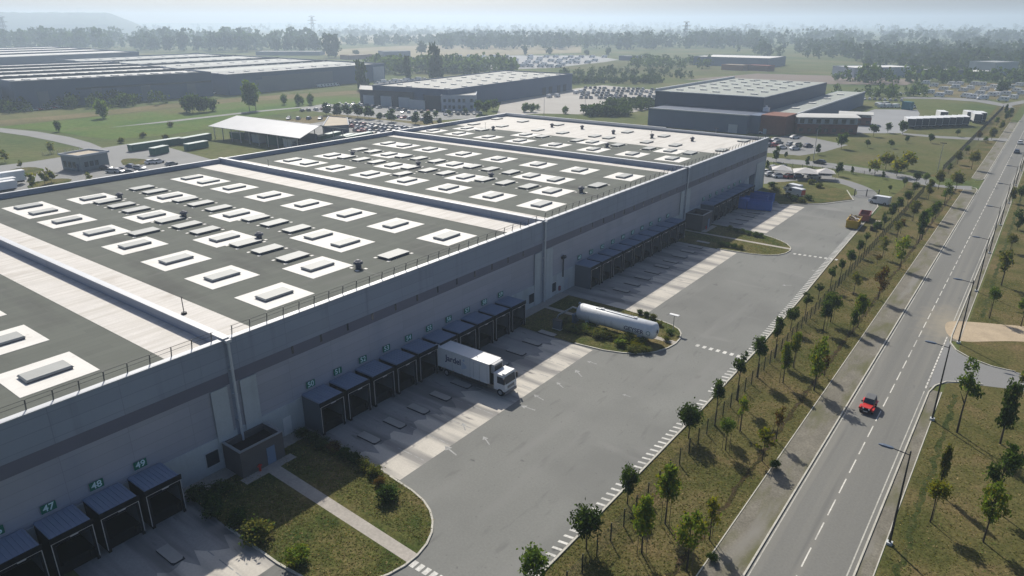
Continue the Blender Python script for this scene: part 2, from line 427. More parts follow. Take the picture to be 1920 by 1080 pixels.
# long road and its pavements
ROADX0, ROADX1 = -12.95, -5.75
area("road", [(ROADX0,10),(-5.46,10),(-5.46,430),(-4.2,470),(-2,520),(4,560),(-6,560),(-12,520),(-12.9,470)], M_ROAD, .02)
area("pavement", [(-16.2,10),(-13.1,10),(-13.1,239.5),(-16.2,239.5)], M_SIDE, .02)
area("pavement", [(-16.2,256),(-13.1,256),(-13.1,420),(-16.2,420)], M_SIDE, .02)
area("pavement", [(-5.3,10),(-4.1,10),(-4.1,98),(-5.3,98)], M_SIDE, .02)
area("pavement", [(-5.3,117),(-4.3,117),(-4.3,330),(-5.3,330)], M_SIDE, .02)
k = MB()
k.line([(-13.05,10),(-13.05,238),(-13.6,240.5),(-15,242)], .16, 0, .14)
k.line([(-15,253.5),(-13.6,255),(-13.05,257.5),(-13.05,430)], .16, 0, .14)
k.line([(-16.3,10),(-16.3,238)], .1, 0, .06); k.line([(-16.3,257),(-16.3,420)], .1, 0, .06)
k.line([(-5.4,10),(-5.4,97),(-5.0,99.5),(-4.0,101.6),(-2.5,102.6),(0,103.6)], .16, 0, .13)
k.line([(3.2,110.6),(0.5,110.6),(-2.3,111.8),(-4.2,113.6),(-5.2,116),(-5.4,119),(-5.4,430)], .16, 0, .13)
k.line([(-4.05,10),(-4.05,98)], .1, 0, .06); k.line([(-4.25,118),(-4.25,330)], .1, 0, .06)
k.line(ky, .2, 0, .14)
struct(k.build("kerb", M_KERB))
# side roads
area("side_road", smooth([(-5.75,98),(-4.9,99.5),(-4,101.2),(-2.5,102.4),(0,103.3),(6,105.6),(14,108),(60,118),(60,127),(14,114.5),(6,110.9),(0.5,110.3),(-2.4,111.6),(-4.3,113.4),(-5.3,116),(-5.75,119)],1), M_LANE, .024)
area("side_road", px([(1822,357),(1822,349),(1760,347),(1740,336),(1700,328),(1640,318),(1560,306),(1500,300),(1430,294),(1430,302),(1500,309),(1560,316),(1640,329),(1700,340),(1740,349)]), M_LANE, .024)
area("side_road", px([(1893,265),(1890,260),(1830,258),(1760,255),(1690,249),(1690,252),(1760,259),(1830,263)]), M_LANE, .024)
area("sand_track", smooth(px([(1770,604),(1796,602),(1850,606),(1920,612),(2000,620),(2000,650),(1920,640),(1860,640),(1805,642),(1775,630)]),2), M_SAND, .028)
# dust blown on the road where the sand track meets it (a stain of the road surface)
nt = M_ROAD.node_tree; N = nt.nodes; L = nt.links; b_ = N["Principled BSDF"]; src = b_.inputs["Base Color"].links[0].from_socket
geo = N.new("ShaderNodeNewGeometry"); mp = N.new("ShaderNodeMapping"); mp.vector_type = 'POINT'
mp.inputs["Location"].default_value = (6.2*.17, -124.0*.085, 0); mp.inputs["Scale"].default_value = (.17,.085,0)
L.new(geo.outputs["Position"], mp.inputs[0])
ln = N.new("ShaderNodeVectorMath"); ln.operation = 'LENGTH'; L.new(mp.outputs[0], ln.inputs[0])
nz = N.new("ShaderNodeTexNoise"); nz.inputs["Scale"].default_value = .7; nz.inputs["Detail"].default_value = 6; L.new(geo.outputs["Position"], nz.inputs["Vector"])
ad = N.new("ShaderNodeMath"); ad.operation = 'ADD'; L.new(ln.outputs["Value"], ad.inputs[0]); L.new(nz.outputs["Fac"], ad.inputs[1])
mr = N.new("ShaderNodeMapRange"); mr.inputs[1].default_value = .55; mr.inputs[2].default_value = 1.45; mr.inputs[3].default_value = .75; mr.inputs[4].default_value = 0
L.new(ad.outputs[0], mr.inputs[0])
mx = N.new("ShaderNodeMix"); mx.data_type = 'RGBA'; L.new(mr.outputs[0], mx.inputs[0]); L.new(src, mx.inputs[6]); mx.inputs[7].default_value = (.30,.265,.20,1)
L.new(mx.outputs[2], b_.inputs["Base Color"])
# markings
w = MB()
y = 33.2
while y < 420:
    w.sheet([(-9.42,y),(-9.30,y),(-9.30,y+3),(-9.42,y+3)], .026); y += 4.33
we = MB(); we.sheet([(-12.78,10),(-12.67,10),(-12.67,430),(-12.78,430)], .0262)
we.sheet([(-5.95,10),(-5.83,10),(-5.83,97),(-5.95,97)], .0263)
we.sheet([(-5.95,119.5),(-5.83,119.5),(-5.83,430),(-5.95,430)], .0264)
y = 98.0
while y < 118: w.sheet([(-5.98,y),(-5.80,y),(-5.80,y+.9),(-5.98,y+.9)], .0265); y += 1.2
struct(w.build("road_marking", M_LINE)); w = we; struct(w.build("edge_line", mat("edge_line_paint", (.42,.41,.36), .8, .2, .8, fine=.2, dirt=((.24,.235,.21), .6, .52, .7, (1,.2,1)))))
w = MB()
def kx(y):
    for (a, b), (c, d) in zip(ky, ky[1:]):
        if b <= y <= d: return a + (c-a)*(y-b)/(d-b)
    return ky[-1][0]
y = 30.0
while y < 176:
    if not (78 < y < 79.5): w.sheet([(kx(y)-1.12,y-.24),(kx(y)-.2,y-.08),(kx(y)-.2,y+.22),(kx(y)-1.12,y+.06)], .0222)
    y += .985
for q0, q1, n in (((1308,648),(1385,668),7),((1490,476),(1568,487),9),((776,1058),(850,1100),7)):
    a, b = at(*q0), at(*q1)
    for i in range(n):
        t = i/(n-1); c = (a[0]+(b[0]-a[0])*t, a[1]+(b[1]-a[1])*t)
        w.sheet([(c[0]-.25,c[1]-.42),(c[0]+.25,c[1]-.42),(c[0]+.25,c[1]+.42),(c[0]-.25,c[1]+.42)], .0224)
struct(w.build("yard_marking", mat("yard_paint", (.55,.54,.50), .75, .25, .35, fine=.2)))
w = MB()
def arrow(c, a, s):
    q = [(-.08,-1),(.08,-1),(.08,.3),(.4,.3),(0,1),(-.4,.3),(-.08,.3)]
    w.sheet([(c[0]+s*(x*math.cos(a)-yy*math.sin(a)), c[1]+s*(x*math.sin(a)+yy*math.cos(a))) for x, yy in q], .0225)
for i, (a, b) in enumerate([(870,800),(845,845),(912,826),(990,765),(1010,745),(1050,722),(1085,700),(1110,680),(1175,742),(1475,535),(1528,507)]):
    c = at(a, b); arrow(c, (1.2 if i < 9 else 2.6) + random.uniform(-.5,.5), random.uniform(.6,1.2))
for y in [46.5+4.05*i for i in range(9)] + [102.5+4.05*i for i in range(9)] + [20.3, 24.4]:   # bay lines of the docks
    for a, b in ((-53.2,-52.0),(-51.2,-49.0),(-48.6,-47.2)):
        if random.random() < .75: w.sheet([(a,y-.06),(b,y-.06),(b,y+.06),(a,y+.06)], .0265)
struct(w.build("bay_marking", M_FADE))

# grass peninsulas between the dock groups
isl1 = [(-61.2,27.6)] + smooth([(-54.6,27.3),(-44,27.2),(-40.2,28.6),(-37.9,31.4),(-37.2,34.6),(-37.9,37.8),(-40.0,40.3),(-43.0,41.7),(-48,42.2)],1,False) + [(-61.2,42.2)]
isl2 = [(-61.4,82.0)] + smooth([(-50,81.9),(-43.8,82.6),(-39.4,85.4),(-37.8,89.9),(-38.3,94.0),(-40.2,96.6),(-44.5,97.6),(-50,98.0)],1,False) + [(-61.4,98.0)]
isl3 = [(-63.3,140.0)] + smooth([(-51,139.9),(-42,140.9),(-38.6,144),(-38.2,149),(-40.8,153),(-46,156),(-52,157.6)],1,False) + [(-63.3,157.7)]
isl4 = px([(1300,300),(1440,382),(1472,386),(1512,386),(1525,376),(1560,378),(1598,374),(1585,358),(1550,347),(1480,341),(1440,343)])
for q in (isl1, isl2, isl3):
    struct(MB().prism(q, 0, .12).build("grass_island", G_ISLE))
struct(MB().prism(px([(1462,383),(1540,381),(1598,374),(1585,358),(1550,347),(1480,341),(1440,343),(1440,352),(1450,372)]), 0, .12).build("grass_island", G_ISLE))
k = MB()
for q in (isl1, isl2, isl3): k.line(q[1:-1], .2, 0, .15)
k.line(px([(1462,385),(1545,383),(1600,376),(1588,357)]), .2, 0, .15)
struct(k.build("island_kerb", M_KERB))
area("island_path", [(-61.2,34.9),(-37.4,34.2),(-37.4,35.5),(-61.2,36.4)], M_PATH, .128)
area("island_path", [(-61.4,90.6),(-37.9,90.4),(-37.9,91.5),(-61.4,91.5)], M_PATH, .128)
area("island_path", [(-63,148.6),(-38.4,148.3),(-38.4,149.3),(-63,149.5)], M_PATH, .128)

# the country behind: fields, lanes, yards
area("meadow", px([(-60,262),(0,238),(100,228),(240,213),(400,193),(500,184),(640,180),(700,186),(690,200),(640,205),(560,208),(470,222),(400,240),(300,255),(210,262),(160,256),(80,244),(20,240)]), G_MEAD, .05)
area("dry_field", px([(-60,236),(0,226),(120,216),(300,196),(440,184),(560,176),(700,168),(700,174),(560,184),(440,192),(300,206),(120,224),(0,236)]), G_DRY, .06)
area("dry_field", px([(480,235),(560,222),(640,212),(760,222),(880,236),(820,250),(700,262),(560,262)]), G_DRY, .045)
area("lane", px([(-40,246),(0,240),(70,247),(130,257),(170,268),(205,283),(190,292),(150,277),(100,265),(50,255),(0,248)]), M_LANE, .07)
area("lane", px([(200,240),(330,225),(470,209),(560,201),(640,196),(640,197.5),(560,203),(470,211.5),(330,228)]), M_LANE, .08)
area("back_yard", px([(-60,318),(60,303),(125,293),(150,284),(240,270),(300,272),(400,300),(412,316),(300,338),(200,356),(60,376),(-60,392)]), M_LANE, .03)
for pts in ([(20,318),(60,313),(85,318),(60,330),(25,334),(5,328)], [(48,347),(90,337),(125,335),(138,338),(110,352),(60,360)], [(225,300),(245,297),(280,300),(270,310),(232,312)], [(135,310),(150,305),(158,312),(150,320)]):
    struct(MB().prism(smooth(px(pts),1), 0, .14).build("grass_island", G_ISLE))
area("car_park", px([(560,236),(640,222),(720,225),(800,236),(830,246),(800,262),(700,262),(600,262)]), M_LANE, .06)
area("car_park", px([(560,205),(600,196),(700,194),(830,206),(900,208),(890,222),(780,228),(640,215)]), M_LANE, .06)
area("car_park", px([(1430,262),(1470,255),(1500,254),(1590,272),(1545,285),(1500,292),(1430,286)]), M_LANE, .03)
area("car_park", px([(1432,322),(1500,318),(1560,324),(1560,336),(1500,338),(1432,345)]), M_LANE, .034)
area("works_yard", px([(930,220),(940,190),(1020,178),(1080,166),(1130,160),(1240,170),(1240,200),(1180,212),(1110,215),(1020,213),(990,214)]), mat("works_yard_concrete", (.33,.31,.28), .85, .1, .05), .06)
area("works_yard", px([(1600,250),(1610,215),(1640,205),(1720,206),(1725,214),(1700,245),(1690,250)]), mat("works_yard_asphalt", (.24,.245,.25), .8, .1, .05), .06)
area("storage_compound", px([(820,128),(850,112),(960,104),(1110,104),(1160,112),(1080,126),(960,130)]), mat("compound_gravel", (.27,.27,.265), .9, .1, .02), .08)
area("storage_compound", px([(700,158),(740,148),(800,148),(800,156),(760,160)]), MATS["compound_gravel"], .08)
area("green_field", px([(1040,127),(1120,118),(1200,110),(1320,116),(1480,128),(1560,132),(1480,136),(1300,140),(1130,138)]), G_LAWN, .09)
area("ploughed_field", px([(1280,150),(1420,138),(1560,142),(1720,150),(1700,160),(1560,158),(1480,156),(1350,150)]), mat("ploughed_soil", (.16,.125,.10), .95, .1, .02), .1)
area("stubble_field", px([(560,100),(640,92),(760,86),(940,82),(1090,86),(1090,99),(960,103),(800,108),(640,106)]), G_STUB, .12)
area("stubble_field", px([(560,75),(700,66),(900,62),(1200,62),(1200,66),(960,72),(760,78),(600,84)]), G_STUB, .14)
area("stubble_field", px([(1820,112),(1880,104),(1990,104),(1990,112)]), G_STUB, .12)
area("lane", px([(1690,182),(1760,182),(1840,186),(1870,192),(1896,199),(1905,205),(1870,198),(1830,191),(1760,186),(1690,185)]), M_LANE, .09)
area("lane", px([(1880,195),(1920,188),(2000,180),(2000,184),(1920,194),(1885,201)]), M_LANE, .1)
area("camp_ground", px([(1735,178),(1740,160),(1800,156),(1990,156),(1990,178),(1880,186),(1800,184)]), G_DRY, .085)
area("lawn", px([(1430,294),(1600,262),(1700,252),(1845,263),(1775,315),(1740,330),(1600,308)]), G_LAWN, .02)
area("lawn", px([(1650,247),(1700,236),(1850,236),(1836,257),(1760,254)]), G_LAWN, .02)

# hills on the left
def hill(px0, px1, base_row_dist, prof, depth, name):
    v, f = [], []
    nx, ny = 60, 14
    for j in range(ny):
        for i in range(nx):
            x = px0 + (px1-px0)*i/(nx-1)
            d = ray(x, YH); n = math.hypot(d[0], d[1]); dist = base_row_dist + depth*j/(ny-1)
            h = np.interp(x, prof[0], prof[1])
            e = math.sin(math.pi*j/(ny-1))**.6 if 0 < j < ny-1 else 0
            v.append((d[0]/n*dist, d[1]/n*dist, max(0, h*e + (random.uniform(-2,2) if e else 0)) - .5))
    for j in range(ny-1):
        for i in range(nx-1): f.append((j*nx+i, j*nx+i+1, (j+1)*nx+i+1, (j+1)*nx+i))
    b = MB(); b.add(v, f); struct(b.build(name, mat("hill_scrub", (.05,.07,.035), .95, .3, .01)))
hill(-260, 330, 3300, ([-260,-60,60,150,205,225,245,275,330],[70,86,82,84,82,66,48,18,0]), 900, "hill")

# ================================================================== MAIN WAREHOUSE
FX = -63.4; BX = -157.5; RZ = 13.35; PZ = 14.4
YB = [-22.5, 34.95, 92.7, 149.6, 205.2]
wh = thing("warehouse", "vast grey logistics warehouse with four roof bays and a row of numbered loading docks", "warehouse", (FX, YB[1], 0))
WO = Vector((FX, YB[1], 0))
def wpart(b, name, m, parent=None):
    b.v = [(p[0]-WO.x, p[1]-WO.y, p[2]) for p in b.v]
    return b.build(name, m, parent or wh)
for i in range(4):
    y0, y1 = YB[i], YB[i+1]
    e0, e1 = y0+.32, y1-.32
    b = MB(); b.box(BX, FX, e0, e1, 0, 9.35); wpart(b, "wall", M_CLAD2)
    b = MB(); b.box(BX, FX+.06, e0, e1, 9.35, 10.7)
    wpart(b, "cladding_stripe", M_STRIPE)
    b = MB(); b.box(FX-.5, FX+.12, e0, e1, 10.7, PZ-.08)
    for yy in np.arange(e0+6, e1-2, 12.0): b.box(FX+.1, FX+.135, yy-.02, yy+.02, 10.75, PZ-.1)
    wpart(b, "cladding_band", M_CLAD)
    b = MB(); b.box(BX+.5, FX-.5, e0, e1, 10.7, RZ); wpart(b, "roof", M_ROOF)
    b = MB(); b.box(BX, BX+.5, e0, e1, 10.7, PZ-.08); wpart(b, "rear_parapet", M_CLAD)
    b = MB(); b.box(FX-.55, FX+.2, e0, e1, PZ-.08, PZ); wpart(b, "coping", M_COPE)
    b = MB(); b.box(BX-.1, BX+.6, e0, e1, PZ-.08, PZ); wpart(b, "rear_coping", M_COPE)
    # windows of the high strip in the dark band
    if i > 0:
        for k_ in range(12):
            yy = y0 + 7.7 + 4.03*k_
            if yy > y1-4: break
            if i == 2 and k_ in (0,): continue
            b = MB(); b.box(FX+.05, FX+.09, yy-.13, yy+.13, 9.75, 10.65); wpart(b, "strip_window", M_GLASS)
    # plinth and dock concrete
    b = MB(); b.box(FX, FX+.1, e0, e1, 0, 3.9); wpart(b, "concrete_plinth", M_CONCP)
    # roof membrane strips beside the fire walls
    b = MB()
    a0 = {0: y0+5, 1: y0+4.7, 2: y0+5.1, 3: y0+5}[i]
    b.box(BX+.6, FX-.6, e0+.02, a0, RZ-.02, RZ+.012)
    wpart(b, "roof_strip", M_STRIP); b = MB()
    if i < 3:
        a1 = {0: y1-5.2, 1: y1-6.2, 2: y1-3.6}[i]
        b.box(BX+.6, FX-.6, a1, e1-.02, RZ-.02, RZ+.012)
    else:
        b.box(BX+.6, FX-.6, 176.6, e1-.3, RZ-.02, RZ+.012)
    wpart(b, "roof_strip", M_STRIP if i < 3 else mat("roof_membrane_cream", (.56,.535,.49), .75, .07, .3, fine=.05, dirt=[((.46,.43,.385), 1.0, .5, .75, (1,.08,1)), ((.42,.39,.34), .35, .6, .8, None)]))
    # guardrail
    b = MB()
    for yy in np.arange(e0+.8, e1-.3, 2.12):
        b.tube((FX-.75,yy,RZ),(FX-.35,yy+.0,PZ+1.05), .06, n=5)
    for zz, xx in ((PZ+1.03,FX-.36),(PZ+.6,FX-.47)): b.tube((xx,e0+.6,zz),(xx,e1-.6,zz), .022, n=4)
    wpart(b, "guardrail", mat("rail_grey", (.11,.11,.105), .6, .1, 2))
# fire walls
for i, y in enumerate(YB[1:4]):
    b = MB(); b.box(BX-.15, FX-.02, y-.32, y+.32, 0, PZ+.12)
    wpart(b, "fire_wall", M_CLAD)
    b = MB(); b.box(BX-.25, FX+.22, y-.4, y+.4, PZ+.12, PZ+.2); wpart(b, "fire_wall_coping", M_COPE)
    b = MB(); b.box(FX+.12, FX+.2, y-2.6, y-.75, 0, 9.3); b.box(FX+.12, FX+.2, y+.75, y+2.7, 0, 9.3); wpart(b, "concrete_panel", M_CONCP)
    b = MB(); b.tube((FX+.42,y,.15),(FX+.42,y,PZ-.1), .16, n=10)
    for z in (2,5,8,11): b.box(FX, FX+.45, y-.2, y+.2, z, z+.1)
    b.box(FX, FX+.65, y-.3, y+.3, PZ-.25, PZ+.05); wpart(b, "downpipe", M_COPE)
b = MB(); b.box(BX-.1, FX+.06, YB[4]-.32, YB[4], 0, PZ-.6); wpart(b, "end_wall", M_CLAD)
b = MB(); b.box(BX-.1, -95, YB[4]-.45, YB[4]+.06, PZ-.6, PZ+.1); b.box(-95, FX+.2, YB[4]-.45, YB[4]+.06, PZ-.62, PZ-.2); wpart(b, "end_coping", M_COPE)
# rooflights ------------------------------------------------------
def unit_skylight():
    b = MB()
    b.box(-1.05,1.05,-2.0,2.0,0,.42); return b
SKY_ME = None
def add_box_local(b, cx, cy, sx, sy, z0, z1): b.box(cx-sx/2, cx+sx/2, cy-sy/2, cy+sy/2, z0, z1)
b = MB(); add_box_local(b,0,0,2.1,4.0,0,.2); b.cur = 1
b.add([(-1.15,-2.1,.2),(1.15,-2.1,.2),(1.15,2.1,.2),(-1.15,2.1,.2),(-1.0,-1.95,.36),(1.0,-1.95,.36),(1.0,1.95,.36),(-1.0,1.95,.36)],
      [(3,2,1,0),(4,5,6,7),(0,1,5,4),(1,2,6,5),(2,3,7,6),(3,0,4,7)])
SKY_ME = b.data("skylight", [M_SKYS, M_SKYL])
b = MB(); add_box_local(b,0,0,6.7,6.9,-.02,.026); PATCH_ME = b.data("skylight_surround", M_WHITE)
b = MB(); add_box_local(b,0,0,12.3,6.7,-.02,.026); PATCH2_ME = b.data("skylight_surround", M_WHITE)
b = MB(); add_box_local(b,0,0,2.2,4.0,0,.24); b.cur = 1; add_box_local(b,0,0,2.4,4.2,.24,.34); b.cur = 2
for sx in (-1.35,1.35):
    for sy in (-2.3,2.3): add_box_local(b,sx,sy,.45,.45,-.02,.03)
VENT_ME = b.data("smoke_vent", [M_SKYS, M_SKYL, M_WHITE])
b = MB(); b.tube((0,0,0),(0,0,.75),.42,n=12); b.tube((0,0,.75),(0,0,1.05),.7,.55,n=12); b.tube((0,0,1.05),(0,0,1.25),.5,.2,n=12); b.cur = 1
for sx, sy in ((-.9,-.5),(.9,.5),(.6,-.8)): add_box_local(b,sx,sy,.5,.4,-.02,.03)
FAN_ME = b.data("roof_fan", [mat("fan_cowl", (.10,.10,.12), .5, .1, 1), M_WHITE])
def sky_light(X, Y, double=False, patch=True):
    Z = RZ
    o = link("skylight", SKY_ME, wh); o.location = (X-WO.x - (3.2 if double else 0), Y-WO.y, Z+.02)
    if patch:
        s = link("skylight_surround", PATCH2_ME if double else PATCH_ME, o); s.location = ((3.2 if double else 0),0,-.02)
    if double:
        o2 = link("skylight", SKY_ME, wh); o2.location = (X-WO.x+3.2, Y-WO.y, Z+.02)
def vent(X, Y):
    o = link("smoke_vent", VENT_ME, wh); o.location = (X-WO.x, Y-WO.y, RZ)
    o.rotation_euler = (0,0,random.uniform(-.02,.02))
def fan(X, Y):
    o = link("roof_fan", FAN_ME, wh); o.location = (X-WO.x, Y-WO.y, RZ)
for bay in range(3):
    y0 = YB[bay]
    xs = [-72.2,-83.6,-95.1,-106.9,-118.4,-130.1]
    if bay == 0:
        for dy in (32,): pass
    for dy in (12.1, 43.8):
        if bay == 0 and dy < 20: continue
        for x in xs: sky_light(x, y0+dy)
        sky_light(-142.8, y0+dy, True)
    if bay == 0: continue
    for x in (-143.6,-121.6,-99.3,-76.7): sky_light(x, y0+22.3)
    for x in (-133,-110.8): sky_light(x, y0+31.8)
    sky_light(-85.4, y0+31.9, True)
    for x in (-138.7,-133.2,-127.8,-116.4,-110.9,-105.5,-94.3,-88.8,-82.8): vent(x, y0+22.7)
    for x in (-144.6,-139.4,-128.2,-122.9,-117,-105.7,-100.4,-94.5,-72.1): vent(x, y0+32.2)
    vent(-112.6, y0+16.4)
    for x in (-139.3,-116.4,-94.6,-71.8): fan(x, y0+25.3)
y0 = YB[3]
for x in (-142.6,-131.1,-119.7,-107.6,-95.5,-84,-73): sky_light(x, y0+12.9)
sky_light(-153.0, y0+12.7)
for x in (-148,-125,-101.9,-78.3): sky_light(x, y0+23)
for x in (-141.6,-118.8,-106.9,-93.7,-84.3,-72.7): vent(x, y0+22.8)
for x, y in ((-152.2,181),(-141.8,182.8),(-127.5,182.5),(-118.2,182.4),(-107,182.5),(-102.1,182.1),(-89.7,181.7),(-81,181.6),(-67.8,181.5),(-154.5,196.2),(-143.3,196.2),(-129.2,196.4),(-103.2,195.5),(-90.7,194.8),(-68.8,200.3)): vent(x, y)
for x, y in ((-128.2,191.3),(-118.1,193.3),(-105.3,190.5),(-92.4,190.3),(-80.5,191.6),(-139.3,175),(-94.6,168)): fan(x, y)
M_DRAIN = mat("roof_drain_grime", (.085,.086,.08), .9, .25, .6, dirt=((.13,.137,.12), .5, .48, .6, (.4,1,1)))
for bay in (1, 2):
    for x0, x1 in ((-94,-66),(-116,-104),(-139,-128)):
        q = [(x0+(x1-x0)*i/14, YB[bay]+25.2+random.uniform(-.25,.25)) for i in range(15)]
        b = MB(); b.ribbon(q, .55, RZ+.006); wpart(b, "drain_channel", M_DRAIN)
# thin masts on the roof
for x, y in ((-75.6,37.2),(-141.5,94.9),(-141.5,173.8),(-92,189)):
    b = MB(); b.tube((x,y,RZ),(x,y,RZ+2.2),.05,n=6); b.tube((x,y,RZ+.0),(x,y,RZ+.25),.35,.3,n=8); b.box(x-.3,x+.3,y-.04,y+.04,RZ+2.1,RZ+2.16); wpart(b, "roof_mast", M_DARK)
# dock shelters ----------------------------------------------------
def dock_meshes():
    out = {}
    b = MB(); b.box(0,3.42,.24,3.5,4.1,4.28)
    for yy in np.arange(.4,3.45,.42): b.box(.02,3.42,yy-.04,yy+.04,4.28,4.33)
    out["dock_roof"] = b.data("dock_roof", M_DOCKR)
    b = MB(); b.box(3.42,3.5,.1,3.66,3.76,4.3); out["fascia"] = b.data("fascia", M_BLACK)
    b = MB(); b.box(0,3.38,.24,.32,0,4.1); out["side_wall"] = b.data("side_wall", M_DOCKS); out["side_wall.002"] = b.data("side_wall", M_BLACK)  # second copy is black: shade of the gaps between shelters put into its colour
    b = MB(); b.box(0,3.38,3.42,3.5,0,4.1); out["side_wall.001"] = b.data("side_wall", M_DOCKS)
    b = MB(); b.box(3.34,3.44,.2,.5,.0,3.76); b.box(3.34,3.44,3.3,3.54,0,3.76); b.box(3.34,3.44,.5,3.3,3.4,3.76)
    out["curtain"] = b.data("curtain", M_BLACK)
    b = MB(); b.box(3.44,3.46,.18,.24,.35,3.68); b.box(3.44,3.46,3.50,3.56,.35,3.68); b.box(3.44,3.46,.18,3.56,3.68,3.74); b.box(3.44,3.47,1.7,2.35,3.58,3.68)
    out["edge_trim"] = b.data("edge_trim", M_TRIM)
    b = MB(); b.box(.16,.24,.6,3.2,1.2,3.8); out["dock_door"] = b.data("dock_door", M_DOOR)
    b = MB(); b.box(.24,.27,1.4,2.4,2.3,3.0); out["vision_panel"] = b.data("vision_panel", mat("door_window_grey", (.22,.24,.27), .4, .1, 1))
    b = MB(); b.box(.24,3.0,.4,3.4,.02,1.15); b.box(3.0,3.2,.5,.85,.5,1.1); b.box(3.0,3.2,2.95,3.3,.5,1.1); out["dock_leveller"] = b.data("dock_leveller", M_BLACK)
    return out
DM = dock_meshes()
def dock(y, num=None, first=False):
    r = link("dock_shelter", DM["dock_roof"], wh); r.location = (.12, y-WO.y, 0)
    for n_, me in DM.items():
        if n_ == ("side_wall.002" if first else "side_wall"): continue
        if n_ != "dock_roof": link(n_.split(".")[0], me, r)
    if num is not None:
        b = MB(); b.box(.125,.165,y+1.02-WO.y,y+2.26-WO.y,4.68,5.5); p = b.build("dock_number", M_GREEN, wh)
        me = text_data(str(num), .92, Matrix(((0,0,1,.178),(1,0,0,y+1.64-WO.y),(0,1,0,5.09),(0,0,0,1))), M_SIGNW)
        link("digits", me, p)
for i, n_ in enumerate(range(44,50)): dock(22.9 - 4.05*(5-i) - .2, n_)
for i in range(10): dock(42.85 + 4.05*i, 50+i, i == 0)
for i in range(10): dock(102.6 + 4.07*i, 60+i, i == 0)
for i in range(7): dock(159.0 + 4.07*i, 70+i, i == 0)
# small facade items
def wallbox(name, y0, y1, z0, z1, d, m): b = MB(); b.box(FX+.1, FX+.1+d, y0, y1, z0, z1); return wpart(b, name, m)
def win(y0, y1, z0, z1):
    f = wallbox("window", y0-.1, y1+.1, z0-.1, z1+.1, .06, M_COPE)
    b = MB(); b.box(FX+.17,FX+.19,y0,y1,z0,z1); b.v = [(p[0]-WO.x,p[1]-WO.y,p[2]) for p in b.v]; b.build("pane", M_GLASS, f)
win(30.7,32.1,1.1,2.7); win(88.6,90.0,1.0,2.6); win(95.3,96.6,1.0,2.6)
wallbox("service_door", 40.2,41.3,.1,2.4,.05, M_WPAINT)
wallbox("service_door", 83.5,84.4,.1,2.3,.05, M_DOCKS)
wallbox("service_door", 99.4,100.5,.1,2.4,.05, M_LITE)
wallbox("loading_door", 192.5,196.5,.1,5.4,.08, M_BLUEW2)
wallbox("concrete_panel", 188.5,192.0,0,5.0,.06, M_CONCP); wallbox("concrete_panel", 197.2,204.5,0,8.0,.06, M_CONCP)
b = MB(); b.tube((FX+.3,98.6,3),(FX+.3,98.6,7),.12,n=8); b.tube((FX+.35,98.2,6.6),(FX+.35,99.1,6.6),.3,n=8); wpart(b, "wall_vent", M_DARK)
b = MB(); b.box(FX+.1,FX+.35,97.5,97.9,.7,1.5); wpart(b, "hose_cabinet", mat("dull_red", (.22,.05,.06), .6, .1, 1))

# ================================================================== things in the yard
def pump_house(loc, sx, sy, h, label, dark):
    t = thing("pump_house", label, "pump house", loc)
    m = mat("brown_render", (.13,.115,.11), .9, .08, .6)
    b = MB(); b.box(0,sx,0,.25,0,h); b.box(0,sx,sy-.25,sy,0,h); b.box(sx-.25,sx,.25,sy-.25,0,h); b.box(0,.25,.25,sy-.25,0,h); b.build("wall", m, t)
    b = MB(); b.box(.25,sx-.25,.25,sy-.25,h-.9,h-.75); b.build("roof", mat("roof_gravel_dark", (.035,.025,.025), .95, .3, 1.0), t)
    b = MB(); b.box(-.02,sx+.05,-.05,.27,h,h+.06); b.box(-.02,sx+.05,sy-.27,sy+.05,h,h+.06); b.box(sx-.27,sx+.05,.27,sy-.27,h,h+.06); b.build("coping", M_STEEL, t)
    d = MB().box(sx,sx+.05,sy*.58,sy*.58+1.0,.05,2.1).build("door", mat("pale_blue_door", (.20,.26,.36), .5, .05, 1), t)
    MB().box(sx+.05,sx+.1,sy*.58+.08,sy*.58+.16,1.0,1.1).build("handle", M_STEEL, d)
    b = MB(); b.tube((sx+.2,sy*.36,0),(sx+.2,sy*.36,.8),.13,n=8); b.tube((sx+.2,sy*.36-.25,.65),(sx+.2,sy*.36+.25,.65),.09,n=8); b.build("fire_hydrant", M_RED, t)
    b = MB(); b.box(sx,sx+1.2,-.4,sy+.6,0,.02); b.build("doorstep", M_PATH, t)
    return t
pump_house((FX+.25,32.6,.13), 3.3, 5.2, 3.1, "brown flat-roofed pump house with pale blue door against the warehouse between docks 49 and 50", 0)
pump_house((FX+.25,150.4,.13), 4.2, 5.6, 3.6, "brown pump house at the warehouse wall on the far grass island", 0)
# low ramps / pads on the apron
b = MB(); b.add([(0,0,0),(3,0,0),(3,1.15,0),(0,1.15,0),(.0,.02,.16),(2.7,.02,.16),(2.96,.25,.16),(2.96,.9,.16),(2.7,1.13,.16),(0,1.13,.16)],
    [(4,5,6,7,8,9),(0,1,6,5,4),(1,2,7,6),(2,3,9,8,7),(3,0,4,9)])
b.m = [0,1,1,1,1]; PAD_ME = b.data("wheel_pad", [mat("pad_concrete", (.33,.32,.30), .85, .1, .8), M_DARK])  # dark side faces paint in the shadow along the pad edges
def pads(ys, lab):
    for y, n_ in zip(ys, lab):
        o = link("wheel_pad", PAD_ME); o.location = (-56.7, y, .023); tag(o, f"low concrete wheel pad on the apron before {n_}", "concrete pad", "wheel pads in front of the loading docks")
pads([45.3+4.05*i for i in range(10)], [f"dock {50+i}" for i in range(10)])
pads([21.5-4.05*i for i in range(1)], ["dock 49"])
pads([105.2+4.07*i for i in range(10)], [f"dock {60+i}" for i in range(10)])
pads([161.5+4.07*i for i in range(4)], [f"the {nth(i)} farthest-group dock" for i in range(4)])

